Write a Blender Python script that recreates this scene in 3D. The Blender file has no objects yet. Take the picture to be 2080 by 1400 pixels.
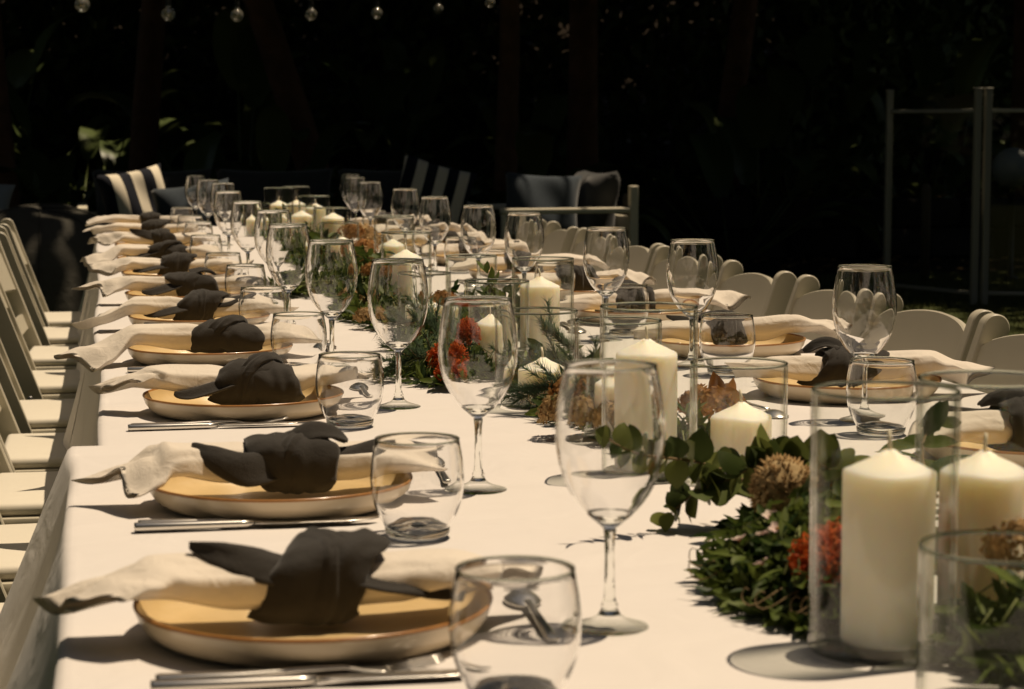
import bpy, bmesh, math, random
import numpy as np
from mathutils import Vector, Matrix, Euler
R = math.radians
random.seed(7)
rng = np.random.default_rng(7)
scene = bpy.context.scene
COL = scene.collection

# ------------------------------------------------------------------ camera
cam_data = bpy.data.cameras.new('camera')
cam = bpy.data.objects.new('camera', cam_data)
COL.objects.link(cam)
cam.location = (0, 0, 1.13)
cam.rotation_euler = (R(90 - 5.908), 0, R(-11.124))
cam_data.sensor_width = 36
cam_data.lens = 36 * 4300 / 2080
cam_data.clip_start = 0.05
cam_data.clip_end = 400
cam_data.dof.use_dof = True
cam_data.dof.focus_distance = 3.1
cam_data.dof.aperture_fstop = 13
scene.camera = cam

# ------------------------------------------------------------------ sky, sun, exposure
SUN_EL, SUN_AZ = R(71), R(79)          # azimuth clockwise from +Y
world = bpy.data.worlds.new('World')
scene.world = world
world.use_nodes = True
wn = world.node_tree
sky = wn.nodes.new('ShaderNodeTexSky')
sky.sky_type = 'NISHITA'
sky.sun_disc = False
sky.sun_elevation = SUN_EL
sky.sun_rotation = SUN_AZ
bg = wn.nodes['Background']
bg.inputs['Strength'].default_value = 0.05
wn.links.new(sky.outputs[0], bg.inputs['Color'])
sun_d = bpy.data.lights.new('sun', 'SUN')
sun_d.energy = 5.0
sun_d.angle = R(0.5)
sun_d.color = (1.0, 0.925, 0.84)
sun = bpy.data.objects.new('sun', sun_d)
COL.objects.link(sun)
to_sun = Vector((math.sin(SUN_AZ) * math.cos(SUN_EL), math.cos(SUN_AZ) * math.cos(SUN_EL), math.sin(SUN_EL)))
sun.rotation_euler = to_sun.to_track_quat('Z', 'Y').to_euler()
sun.location = to_sun * 30
vs = scene.view_settings
vs.view_transform = 'Standard'
vs.look = 'None'
vs.gamma = 1
vs.exposure = -0.35
vs.use_curve_mapping = False
vs.use_white_balance = True
vs.white_balance_temperature = 8700
vs.white_balance_tint = 11
cy = scene.cycles
cy.max_bounces = 22
cy.diffuse_bounces = 3
cy.glossy_bounces = 5
cy.transmission_bounces = 20
cy.transparent_max_bounces = 40
cy.caustics_reflective = False
cy.caustics_refractive = True
cy.sample_clamp_indirect = 6
cy.use_denoising = True
cy.use_adaptive_sampling = False

# ------------------------------------------------------------------ materials
MATS = {}


def mat(name, color, rough=0.6, spec=0.5, metal=0.0, noise=None, bump=None, sheen=0, sss=0, coat=0, extra=None):
    """noise=(scale, amount, second colour), bump=(scale, strength, distance)"""
    m = bpy.data.materials.new(name)
    m.use_nodes = True
    nt = m.node_tree
    b = nt.nodes['Principled BSDF']
    b.inputs['Base Color'].default_value = (*color, 1)
    b.inputs['Roughness'].default_value = rough
    b.inputs['Specular IOR Level'].default_value = spec
    b.inputs['Metallic'].default_value = metal
    if sheen:
        b.inputs['Sheen Weight'].default_value = sheen
        b.inputs['Sheen Roughness'].default_value = .5
    if sss:
        b.inputs['Subsurface Weight'].default_value = sss
        b.inputs['Subsurface Radius'].default_value = (1.0, .78, .52)
        b.inputs['Subsurface Scale'].default_value = .04
    if coat:
        b.inputs['Coat Weight'].default_value = coat
        b.inputs['Coat Roughness'].default_value = .12
    tc = nt.nodes.new('ShaderNodeTexCoord')
    if noise:
        n = nt.nodes.new('ShaderNodeTexNoise')
        n.inputs['Scale'].default_value = noise[0]
        n.inputs['Detail'].default_value = 5
        nt.links.new(tc.outputs['Object'], n.inputs['Vector'])
        r = nt.nodes.new('ShaderNodeValToRGB')
        r.color_ramp.elements[0].position = .5 - noise[1]
        r.color_ramp.elements[1].position = .5 + noise[1]
        r.color_ramp.elements[0].color = (*noise[2], 1)
        r.color_ramp.elements[1].color = (*color, 1)
        nt.links.new(n.outputs['Fac'], r.inputs['Fac'])
        nt.links.new(r.outputs['Color'], b.inputs['Base Color'])
    if bump:
        n2 = nt.nodes.new('ShaderNodeTexNoise')
        n2.inputs['Scale'].default_value = bump[0]
        n2.inputs['Detail'].default_value = 4
        nt.links.new(tc.outputs['Object'], n2.inputs['Vector'])
        bp = nt.nodes.new('ShaderNodeBump')
        bp.inputs['Strength'].default_value = bump[1]
        bp.inputs['Distance'].default_value = bump[2]
        nt.links.new(n2.outputs['Fac'], bp.inputs['Height'])
        nt.links.new(bp.outputs['Normal'], b.inputs['Normal'])
    MATS[name] = m
    return m


def leaf_mat(name, color, color2, rough=.45, trans=.3):
    m = bpy.data.materials.new(name)
    m.use_nodes = True
    nt = m.node_tree
    b = nt.nodes['Principled BSDF']
    out = nt.nodes['Material Output']
    oi = nt.nodes.new('ShaderNodeObjectInfo')
    geo = nt.nodes.new('ShaderNodeNewGeometry')
    add = nt.nodes.new('ShaderNodeMath')
    add.operation = 'ADD'
    nt.links.new(oi.outputs['Random'], add.inputs[0])
    nt.links.new(geo.outputs['Random Per Island'], add.inputs[1])
    fr = nt.nodes.new('ShaderNodeMath')
    fr.operation = 'FRACT'
    nt.links.new(add.outputs[0], fr.inputs[0])
    mx = nt.nodes.new('ShaderNodeMix')
    mx.data_type = 'RGBA'
    mx.inputs[6].default_value = (*color, 1)
    mx.inputs[7].default_value = (*color2, 1)
    nt.links.new(fr.outputs[0], mx.inputs[0])
    nt.links.new(mx.outputs[2], b.inputs['Base Color'])
    b.inputs['Roughness'].default_value = rough
    b.inputs['Specular IOR Level'].default_value = .22
    tr = nt.nodes.new('ShaderNodeBsdfTranslucent')
    nt.links.new(mx.outputs[2], tr.inputs['Color'])
    ms = nt.nodes.new('ShaderNodeMixShader')
    ms.inputs[0].default_value = trans
    nt.links.new(b.outputs[0], ms.inputs[1])
    nt.links.new(tr.outputs[0], ms.inputs[2])
    nt.links.new(ms.outputs[0], out.inputs['Surface'])
    MATS[name] = m
    return m


def cloth_mat(name, color, scale=900, rough=.9, trans=.12, bump=.25, wr=(45, .5, .004)):
    """woven cloth: fine crossed threads as relief, a little light through it"""
    m = bpy.data.materials.new(name)
    m.use_nodes = True
    nt = m.node_tree
    b = nt.nodes['Principled BSDF']
    out = nt.nodes['Material Output']
    b.inputs['Roughness'].default_value = rough
    b.inputs['Specular IOR Level'].default_value = .15
    b.inputs['Sheen Weight'].default_value = .15
    tc = nt.nodes.new('ShaderNodeTexCoord')
    n = nt.nodes.new('ShaderNodeTexNoise')
    n.inputs['Scale'].default_value = 14
    n.inputs['Detail'].default_value = 6
    nt.links.new(tc.outputs['Object'], n.inputs['Vector'])
    mx = nt.nodes.new('ShaderNodeMix')
    mx.data_type = 'RGBA'
    mx.inputs[6].default_value = (*[c * .95 for c in color], 1)
    mx.inputs[7].default_value = (*color, 1)
    nt.links.new(n.outputs['Fac'], mx.inputs[0])
    nt.links.new(mx.outputs[2], b.inputs['Base Color'])
    n2 = nt.nodes.new('ShaderNodeTexNoise')
    n2.inputs['Scale'].default_value = scale
    n2.inputs['Detail'].default_value = 2
    nt.links.new(tc.outputs['Object'], n2.inputs['Vector'])
    bp = nt.nodes.new('ShaderNodeBump')
    bp.inputs['Strength'].default_value = bump
    bp.inputs['Distance'].default_value = .0008
    nt.links.new(n2.outputs['Fac'], bp.inputs['Height'])
    n3 = nt.nodes.new('ShaderNodeTexNoise')          # small creases
    n3.inputs['Scale'].default_value = wr[0]
    n3.inputs['Detail'].default_value = 3
    n3.inputs['Distortion'].default_value = 1.2
    nt.links.new(tc.outputs['Object'], n3.inputs['Vector'])
    bp2 = nt.nodes.new('ShaderNodeBump')
    bp2.inputs['Strength'].default_value = wr[1]
    bp2.inputs['Distance'].default_value = wr[2]
    nt.links.new(n3.outputs['Fac'], bp2.inputs['Height'])
    nt.links.new(bp.outputs['Normal'], bp2.inputs['Normal'])
    nt.links.new(bp2.outputs['Normal'], b.inputs['Normal'])
    tr = nt.nodes.new('ShaderNodeBsdfTranslucent')
    nt.links.new(mx.outputs[2], tr.inputs['Color'])
    ms = nt.nodes.new('ShaderNodeMixShader')
    ms.inputs[0].default_value = trans
    nt.links.new(b.outputs[0], ms.inputs[1])
    nt.links.new(tr.outputs[0], ms.inputs[2])
    nt.links.new(ms.outputs[0], out.inputs['Surface'])
    MATS[name] = m
    return m


def thin_glass(name, edge=(.45, .47, .42), e0=.55, e1=.92, base=.020, rough=.02, body=.0):
    """thin blown glass: clear face on, mirror-like by Fresnel, refracting and darker towards its silhouette"""
    m = bpy.data.materials.new(name)
    m.use_nodes = True
    nt = m.node_tree
    nt.nodes.remove(nt.nodes['Principled BSDF'])
    out = nt.nodes['Material Output']
    lw = nt.nodes.new('ShaderNodeLayerWeight')
    lw.inputs['Blend'].default_value = .5
    ramp = nt.nodes.new('ShaderNodeValToRGB')
    ramp.color_ramp.elements[0].position = .52
    mid = ramp.color_ramp.elements.new(.80)
    mid.color = (.82, .84, .80, 1)
    ramp.color_ramp.elements[0].color = (.985, .99, .985, 1)
    ramp.color_ramp.elements[-1].position = 1
    ramp.color_ramp.elements[-1].color = (*edge, 1)  # dark edge tint stands in for dark surroundings refracted there
    nt.links.new(lw.outputs['Facing'], ramp.inputs['Fac'])
    tr = nt.nodes.new('ShaderNodeBsdfTransparent')
    nt.links.new(ramp.outputs['Color'], tr.inputs['Color'])
    gl = nt.nodes.new('ShaderNodeBsdfGlossy')
    gl.inputs['Roughness'].default_value = rough
    gl.inputs['Color'].default_value = (1, 1, 1, 1)
    # Schlick reflectance, alike from both sides of the wall
    pw = nt.nodes.new('ShaderNodeMath')
    pw.operation = 'POWER'
    pw.inputs[1].default_value = 5
    nt.links.new(lw.outputs['Facing'], pw.inputs[0])
    fr = nt.nodes.new('ShaderNodeMath')
    fr.operation = 'MULTIPLY_ADD'
    fr.inputs[1].default_value = .85
    fr.inputs[2].default_value = base
    nt.links.new(pw.outputs[0], fr.inputs[0])
    m1 = nt.nodes.new('ShaderNodeMixShader')
    nt.links.new(fr.outputs[0], m1.inputs[0])
    nt.links.new(tr.outputs[0], m1.inputs[1])
    nt.links.new(gl.outputs[0], m1.inputs[2])
    g = nt.nodes.new('ShaderNodeBsdfGlass')
    g.inputs['IOR'].default_value = 1.48
    g.inputs['Roughness'].default_value = 0
    g.inputs['Color'].default_value = (.97, .99, .97, 1)
    r2 = nt.nodes.new('ShaderNodeMapRange')
    r2.inputs['From Min'].default_value = e0
    r2.inputs['From Max'].default_value = e1
    r2.inputs['To Min'].default_value = body
    r2.inputs['To Max'].default_value = .92
    nt.links.new(lw.outputs['Facing'], r2.inputs['Value'])
    m2 = nt.nodes.new('ShaderNodeMixShader')
    nt.links.new(r2.outputs[0], m2.inputs[0])
    nt.links.new(m1.outputs[0], m2.inputs[1])
    nt.links.new(g.outputs[0], m2.inputs[2])
    nt.links.new(m2.outputs[0], out.inputs['Surface'])
    MATS[name] = m
    return m


def solid_glass(name, color=(.97, .985, .97), clear=.0):
    m = bpy.data.materials.new(name)
    m.use_nodes = True
    nt = m.node_tree
    nt.nodes.remove(nt.nodes['Principled BSDF'])
    out = nt.nodes['Material Output']
    g = nt.nodes.new('ShaderNodeBsdfGlass')
    g.inputs['IOR'].default_value = 1.5
    g.inputs['Roughness'].default_value = .0
    g.inputs['Color'].default_value = (*color, 1)
    tr = nt.nodes.new('ShaderNodeBsdfTransparent')
    ms = nt.nodes.new('ShaderNodeMixShader')
    ms.inputs[0].default_value = clear
    nt.links.new(g.outputs[0], ms.inputs[1])
    nt.links.new(tr.outputs[0], ms.inputs[2])
    nt.links.new(ms.outputs[0], out.inputs['Surface'])
    MATS[name] = m
    return m


cloth_mat('table linen', (.80, .755, .72), 700, .92, .10, .4, (9, .5, .008))
cloth_mat('napkin white', (.84, .76, .66), 900, .9, .18, .35)
cloth_mat('napkin charcoal', (.040, .036, .032), 900, .95, .02, .7, (26, .5, .005))
thin_glass('thin glass')
thin_glass('vase glass', (.40, .41, .35), .70, .93)
bgm = thin_glass('bulb glass', (.5, .5, .45), .6, 1.0, .16, .08)
_nt = bgm.node_tree
_o = _nt.nodes['Material Output']
_src = _o.inputs['Surface'].links[0].from_socket
_d = _nt.nodes.new('ShaderNodeBsdfDiffuse')
_d.inputs['Color'].default_value = (.75, .70, .58, 1)
_m = _nt.nodes.new('ShaderNodeMixShader')
_m.inputs[0].default_value = .13
_nt.links.new(_src, _m.inputs[1])
_nt.links.new(_d.outputs[0], _m.inputs[2])
_nt.links.new(_m.outputs[0], _o.inputs['Surface'])
solid_glass('solid glass', (.985, .992, .985))
solid_glass('blown glass', (1, 1, 1))
solid_glass('rim glass', (.80, .83, .78), .0)
mat('plate outside', (.64, .53, .385), .32, .5, noise=(25, .45, (.58, .47, .33)), coat=.2)
mat('plate inside', (.67, .49, .265), .3, .5, noise=(60, .35, (.59, .42, .20)), coat=.25)
mat('plate rim', (.42, .19, .055), .3, .5, noise=(90, .3, (.30, .12, .03)), coat=.3)
mat('steel', (.70, .67, .62), .30, .5, 1.0)
mat('wax', (.96, .855, .715), .5, .4, noise=(30, .4, (.94, .825, .67)), sss=1.0, bump=(28, .4, .003))
mat('wick', (.75, .68, .52), .9)
mat('chair resin', (.52, .48, .385), .42, .4, noise=(9, .3, (.485, .445, .35)))
mat('chair pad', (.72, .675, .575), .55, .4, noise=(20, .3, (.69, .64, .54)), bump=(60, .1, .002))
mat('table wood', (.35, .24, .14), .6)
mat('steel grey', (.25, .25, .25), .4, .5, .8)
leaf_mat('eucalyptus leaf', (.045, .070, .022), (.17, .19, .050), .5, .28)
leaf_mat('filler leaf', (.014, .036, .009), (.12, .16, .034), .5, .32)
leaf_mat('needle leaf', (.035, .065, .035), (.06, .10, .045), .6, .15)
leaf_mat('brown leaf', (.30, .12, .035), (.42, .22, .08), .7, .3)
leaf_mat('dried floret', (.30, .17, .07), (.46, .31, .15), .8, .25)
leaf_mat('red style', (.50, .055, .010), (.62, .12, .018), .6, .2)
leaf_mat('white petal', (.78, .66, .58), (.72, .5, .46), .7, .3)
mat('flower core', (.25, .05, .015), .8)
mat('allium', (.40, .29, .155), .95, .2, noise=(120, .2, (.26, .18, .09)))
mat('twig', (.20, .13, .06), .8)
mat('green stem', (.13, .15, .04), .7)
leaf_mat('tree leaf', (.04, .065, .02), (.085, .115, .035), .4, .25)
leaf_mat('broad leaf', (.06, .10, .035), (.12, .15, .055), .35, .2)
leaf_mat('hedge leaf', (.05, .08, .028), (.10, .13, .045), .5, .15)
mat('bark', (.20, .10, .06), .95, .2, noise=(6, .2, (.10, .055, .035)), bump=(14, .9, .03))
mat('soil', (.020, .015, .010), 1, .1, noise=(3, .3, (.018, .013, .009)), bump=(12, .8, .05))
mat('turf', (.060, .070, .026), 1, .1, noise=(8, .3, (.035, .045, .016)), bump=(60, .8, .02))
leaf_mat('grass blade', (.085, .10, .028), (.13, .13, .045), .6, .25)
leaf_mat('litter', (.22, .13, .06), (.30, .22, .12), .9, .2)
mat('wall stone', (.035, .03, .026), .95, .2, noise=(2, .3, (.022, .019, .016)), bump=(8, .6, .02))
mat('sofa fabric', (.060, .062, .062), .95, .2, noise=(40, .3, (.045, .047, .048)), sheen=.2)
mat('sofa frame', (.72, .66, .52), .45)
mat('blue fabric', (.05, .066, .08), .95, .2, noise=(60, .3, (.038, .05, .062)), sheen=.2)
mat('pale blue fabric', (.28, .31, .33), .95, .2, sheen=.2)
mat('beanbag fabric', (.055, .052, .042), .8, .25, noise=(9, .3, (.045, .042, .033)), bump=(14, .5, .02))
mat('fence metal', (.42, .40, .34), .45, .5, .3)
mat('bulb metal', (.02, .02, .02), .5)
mat('filament', (.75, .5, .2), .3, .5, 1)
mat('globe', (.30, .32, .31), .5)
mat('bollard wood', (.14, .11, .07), .8)
mat('cable', (.012, .012, .012), .6)
# striped cushion: woven stripes, navy and cream
ms_ = mat('striped fabric', (.8, .74, .62), .95, .2)
nt_ = ms_.node_tree
tc_ = nt_.nodes.new('ShaderNodeTexCoord')
sp_ = nt_.nodes.new('ShaderNodeSeparateXYZ')
nt_.links.new(tc_.outputs['Object'], sp_.inputs[0])
ma_ = nt_.nodes.new('ShaderNodeMath')
ma_.operation = 'MULTIPLY_ADD'
ma_.inputs[1].default_value = 1 / .13
ma_.inputs[2].default_value = 50.1
nt_.links.new(sp_.outputs['X'], ma_.inputs[0])
mf_ = nt_.nodes.new('ShaderNodeMath')
mf_.operation = 'FRACT'
nt_.links.new(ma_.outputs[0], mf_.inputs[0])
mg_ = nt_.nodes.new('ShaderNodeMath')
mg_.operation = 'GREATER_THAN'
mg_.inputs[1].default_value = .5
nt_.links.new(mf_.outputs[0], mg_.inputs[0])
mm_ = nt_.nodes.new('ShaderNodeMix')
mm_.data_type = 'RGBA'
mm_.inputs[6].default_value = (.78, .70, .56, 1)
mm_.inputs[7].default_value = (.018, .020, .028, 1)
nt_.links.new(mg_.outputs[0], mm_.inputs[0])
nt_.links.new(mm_.outputs[2], nt_.nodes['Principled BSDF'].inputs['Base Color'])


# ------------------------------------------------------------------ mesh helpers
class MB:
    """collects vertices and faces of ONE object"""

    def __init__(self):
        self.v, self.f, self.m = [], [], []

    def add(self, verts, faces, mi=0):
        o = len(self.v)
        self.v.extend([tuple(p) for p in verts])
        self.f.extend([tuple(i + o for i in q) for q in faces])
        self.m.extend([mi] * len(faces))
        return self

    def mesh(self, name, mats, smooth=True, auto=None):
        me = bpy.data.meshes.new(name)
        me.from_pydata(self.v, [], self.f)
        for q in ([mats] if isinstance(mats, str) else mats):
            me.materials.append(MATS[q])
        me.polygons.foreach_set('material_index', self.m)
        if smooth:
            me.polygons.foreach_set('use_smooth', [True] * len(self.f))
        me.update()
        return me

    def build(self, name, mats, parent=None, smooth=True, loc=None):
        return link(name, self.mesh(name, mats, smooth), parent, loc)


def link(name, data, parent=None, loc=None):
    o = bpy.data.objects.new(name, data)
    COL.objects.link(o)
    if parent is not None:
        o.parent = parent
    if loc is not None:
        o.location = loc
    return o


def thing(name, label, cat, loc=(0, 0, 0), rz=0, group=None):
    o = link(name, None, None, loc)
    o.empty_display_size = .02
    o.rotation_euler = (0, 0, rz)
    return tag(o, label, cat, group)


def tag(o, label, cat, group=None, kind=None):
    if label:
        o['label'] = label
    if cat:
        o['category'] = cat
    if group:
        o['group'] = group
    if kind:
        o['kind'] = kind
    return o


def copy_tree(src, loc=None, rz=None, label=None, parent=None):
    c = src.copy()
    COL.objects.link(c)
    if parent is not None:
        c.parent = parent
    if loc is not None:
        c.location = loc
    if rz is not None:
        c.rotation_euler = (0, 0, rz)
    if label:
        c['label'] = label
    for ch in list(src.children):
        copy_tree(ch, parent=c)
    return c


def lathe(mb, prof, n=40, mi=0, closed=False, cx=0, cy_=0, z0=0):
    k = len(prof)
    vs_ = []
    for i in range(n):
        a = 2 * math.pi * i / n
        c, s = math.cos(a), math.sin(a)
        for r, z in prof:
            vs_.append((cx + r * c, cy_ + r * s, z0 + z))
    fs = []
    for i in range(n):
        j = (i + 1) % n
        for q in range(k - 1 if not closed else k):
            p = (q + 1) % k
            fs.append((i * k + q, j * k + q, j * k + p, i * k + p))
    mb.add(vs_, fs, mi)
    return mb


def tube(mb, pts, rad, n=6, mi=0, caps=True):
    pts = [Vector(p) for p in pts]
    if not isinstance(rad, (list, tuple)):
        rad = [rad] * len(pts)
    vs_, fs = [], []
    up = Vector((0, 0, 1))
    last = None
    for i, p in enumerate(pts):
        t = (pts[min(i + 1, len(pts) - 1)] - pts[max(i - 1, 0)]).normalized()
        if last is None:
            a = t.orthogonal().normalized() if abs(t.dot(up)) > .95 else t.cross(up).normalized()
        else:
            a = (last - t * last.dot(t)).normalized()
        last = a
        b = t.cross(a)
        for q in range(n):
            th = 2 * math.pi * q / n
            vs_.append(p + (a * math.cos(th) + b * math.sin(th)) * rad[i])
    for i in range(len(pts) - 1):
        for q in range(n):
            w = (q + 1) % n
            fs.append((i * n + q, i * n + w, (i + 1) * n + w, (i + 1) * n + q))
    if caps:
        fs.append(tuple(range(n - 1, -1, -1)))
        fs.append(tuple((len(pts) - 1) * n + q for q in range(n)))
    mb.add(vs_, fs, mi)
    return mb


def grid(mb, nu, nv, fn, mi=0, closed_u=False):
    vs_ = [fn(i, j) for i in range(nu) for j in range(nv)]
    fs = []
    for i in range(nu if closed_u else nu - 1):
        i2 = (i + 1) % nu
        for j in range(nv - 1):
            fs.append((i * nv + j, i2 * nv + j, i2 * nv + j + 1, i * nv + j + 1))
    mb.add(vs_, fs, mi)
    return mb


def rbox(mb, lo, hi, bev=.006, seg=2, mi=0, M=None):
    """a box with rounded edges"""
    bm = bmesh.new()
    bmesh.ops.create_cube(bm, size=1)
    s = [hi[i] - lo[i] for i in range(3)]
    c = [(hi[i] + lo[i]) / 2 for i in range(3)]
    for v in bm.verts:
        v.co = Vector([v.co[i] * s[i] + c[i] for i in range(3)])
    if bev:
        bmesh.ops.bevel(bm, geom=bm.edges[:], offset=min(bev, min(s) * .49), segments=seg, profile=.5, affect='EDGES')
    bm.verts.index_update()
    vs_ = [(M @ v.co if M else v.co.copy()) for v in bm.verts]
    mb.add(vs_, [[v.index for v in f.verts] for f in bm.faces], mi)
    bm.free()
    return mb


def sm(a, b, x):
    t = min(1, max(0, (x - a) / (b - a)))
    return t * t * (3 - 2 * t)


def lerp_tab(tab, x):
    for (x0, *a), (x1, *b) in zip(tab, tab[1:]):
        if x <= x1:
            t = 0 if x1 == x0 else max(0, (x - x0) / (x1 - x0))
            t = t * t * (3 - 2 * t)
            return [p + (q - p) * t for p, q in zip(a, b)]
    return list(tab[-1][1:])


def auto_smooth(o, deg=35):
    me = o.data
    bm = bmesh.new()
    bm.from_mesh(me)
    for e in bm.edges:
        if len(e.link_faces) == 2 and e.calc_face_angle(0) > R(deg):
            e.smooth = False
    bm.to_mesh(me)
    bm.free()
    return o


ORD = ['first', 'second', 'third', 'fourth', 'fifth', 'sixth', 'seventh', 'eighth', 'ninth', 'tenth', 'eleventh',
       'twelfth', 'thirteenth', 'fourteenth']

# ================================================================== THE SETTING
# ground: one sheet, level on the terrace, a planted bank rising behind it
mb = MB()
xs = np.concatenate([np.linspace(-120, -14, 10), np.linspace(-12, 22, 70), np.linspace(24, 120, 10)])
ys = np.concatenate([np.linspace(-120, -4, 10), np.linspace(-2, 34, 90), np.linspace(36, 140, 12)])


def ground_z(x, y):
    w = .35 * math.sin(x * .4) + .2 * math.sin(x * 1.1 + 1)
    b = y - 17.9 - w
    z = sm(0, 3.5, b) * .75 + sm(3, 16, b) * 5.5
    return z + (.05 * math.sin(x * 2.1 + y) * sm(0, 2, b))


grid(mb, len(xs), len(ys), lambda i, j: (xs[i], ys[j], ground_z(xs[i], ys[j])))
# turf on the level part, bare soil beyond the lawn's edge
for k, f in enumerate(mb.f):
    cy_ = sum(mb.v[i][1] for i in f) / 4
    mb.m[k] = 1 if cy_ > 15.2 else 0
gr = mb.build('ground', ['turf', 'soil'])
tag(gr, None, None, kind='structure')

# low retaining wall of rough stone blocks at the foot of the bank
wall = thing('retaining_wall', 'low dark stone retaining wall at the foot of the planted bank', 'wall', (0, 17.2, 0))
blk = []
for v in range(4):
    m_ = MB()
    L = .62
    rbox(m_, (-L / 2 + .008, -.16, .006), (L / 2 - .008, .16, .252), .025, 2)
    m_.v = [(x + random.uniform(-.012, .012), y + random.uniform(-.02, .02), z) for x, y, z in m_.v]
    blk.append(m_.mesh('stone', 'wall stone'))
for row in range(2):
    for c in range(32):
        o = link('stone', blk[(c * 3 + row) % 4], wall, (-4.5 + c * .62 + row * .31, random.uniform(-.02, .02), row * .255))
        o.rotation_euler = (0, 0, random.choice((0, math.pi)))
mb = MB()
rbox(mb, (-4.8, -.10, 0), (15.6, .10, .49), .01, 1)
mb.build('wall_core', 'soil', wall)


# ------------------------------------------------------------------ tables and tablecloths
TOP = .75
TABLES = [(1.14, 2.52), (2.54, 4.42), (4.44, 6.32), (6.34, 8.22)]
CLX = [(-.016, 1.245), (.004, 1.25), (.008, 1.245), (.012, 1.24)]
tnames = ['nearest', 'second', 'third', 'farthest']
for k, (y0, y1) in enumerate(TABLES):
    t = thing('trestle_table', f'{tnames[k]} of the four wooden tables under the white cloths', 'table',
              (.62, (y0 + y1) / 2, 0), 0, 'tables end to end under white cloth')
    h = (y1 - y0) / 2
    mb = MB()
    rbox(mb, (-.60, -h + .01, TOP - .045), (.60, h - .01, TOP - .012), .005)
    mb.build('tabletop', 'table wood', t, smooth=False)
    for sx in (-1, 1):
        for sy in (-1, 1):
            mb = MB()
            tube(mb, [(sx * .5, sy * (h - .2), TOP - .05), (sx * .53, sy * (h - .17), 0)], .016, 10)
            mb.build('leg', 'steel grey', t)


def tablecloth(k):
    y0, y1 = TABLES[k]
    xl, xr = CLX[k]
    top = TOP - .0022 * k
    yA, yB = y0 - .035, y1 + .03
    end0 = .30 if k == 0 else 0
    end1 = .30 if k == 3 else 0
    drop = .33
    us = list(np.concatenate([np.linspace(xl - drop, xl - .03, 11), np.linspace(xl - .022, xl + .012, 7),
                              np.linspace(xl + .05, xr - .05, 42), np.linspace(xr - .012, xr + .022, 7),
                              np.linspace(xr + .03, xr + drop, 8)]))
    vl = np.linspace(yA, yB, 92 if k else 72)
    if end0:
        vl = np.concatenate([np.linspace(yA - end0, yA - .015, 8), vl])
    if end1:
        vl = np.concatenate([vl, np.linspace(yB + .015, yB + end1, 8)])
    ph = [random.uniform(0, 6.28) for _ in range(12)]

    def fn(i, j):
        u, v = us[i], vl[j]
        wob = .004 * math.sin(v * 2.3 + ph[0]) + .003 * math.sin(v * 5.1 + ph[1])
        if k == 0:                       # the nearest cloth is laid slightly askew
            wob += (v - 2.5) * .014
            wob -= .012 * sm(2.36, 2.54, v)
        L_, Rr = xl + wob, xr + wob * .5
        a = 0.0
        sx = 0
        if u < L_:
            a, sx = L_ - u, -1
        elif u > Rr:
            a, sx = u - Rr, 1
        b, sy = 0.0, 0
        if end0 and v < yA:
            b, sy = yA - v, -1
        elif end1 and v > yB:
            b, sy = v - yB, 1
        x = min(max(u, L_), Rr)
        y = min(max(v, yA), yB) if (end0 or end1) else v
        d = math.hypot(a, b)
        # rounded edge then the fall
        rr = .006
        if d > 0:
            if d < rr * 1.57:
                q = d / rr
                out, dn = rr * math.sin(q), rr * (1 - math.cos(q))
            else:
                out, dn = rr, rr + d - rr * 1.57
            fold = (math.sin(v * 9 + ph[2]) * .5 + math.sin(v * 17.5 + ph[3]) * .3 + math.sin(v * 4.1 + ph[4]) * .5) if a else \
                math.sin(u * 12 + ph[5])
            flare = .15 + .06 * fold
            out += max(.0, dn * flare) + .25 * dn * dn * max(0, .6 * fold + .2)
            if k == 0 and sx < 0:        # corner of the nearest cloth swings out
                out += dn * .13 * sm(2.2, 2.52, v)
            if k == 0 and sx < 0:
                out += dn * .16
            nx, ny = (sx * a / d, sy * b / d)
            x += nx * out
            y += ny * out
            z = top - dn
        else:
            e = min(u - L_, Rr - u)
            z = top - .0006 * (1 + math.sin(u * 7 + ph[6] + 1.5 * math.sin(v * 3 + ph[7])) * math.sin(v * 8 + ph[8]))
            # ironed creases: one along, some across
            for c, w in ((.31, .004), (.93, .004)):
                z -= .0007 * math.exp(-((u - c) / w) ** 2 * .08)
            for c, dpt in ((.45 if k else .62, .0028), (.9 if k else 1.05, .0034), (1.35, .0026)):
                z -= dpt * math.exp(-((v - (y0 + c) - .006 * math.sin(u * 3)) / .016) ** 2)
            z -= .0022 * math.exp(-((u - .62 - .004 * math.sin(v * 4)) / .014) ** 2)
        return (x, y, z)

    mb = MB()
    grid(mb, len(us), len(vl), fn)
    mb.f = [f[::-1] for f in mb.f]
    o = mb.build('tablecloth', 'table linen')
    tag(o, ['white tablecloth on the nearest table, its corner swung out at the left',
            'white tablecloth just beyond the seam behind the second left plate',
            'white tablecloth in the middle distance, third from the camera',
            'white tablecloth at the far end of the tables by the sofa'][k], 'tablecloth', 'white cloths laid end to end')
    return o


for k in range(4):
    tablecloth(k)

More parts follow.
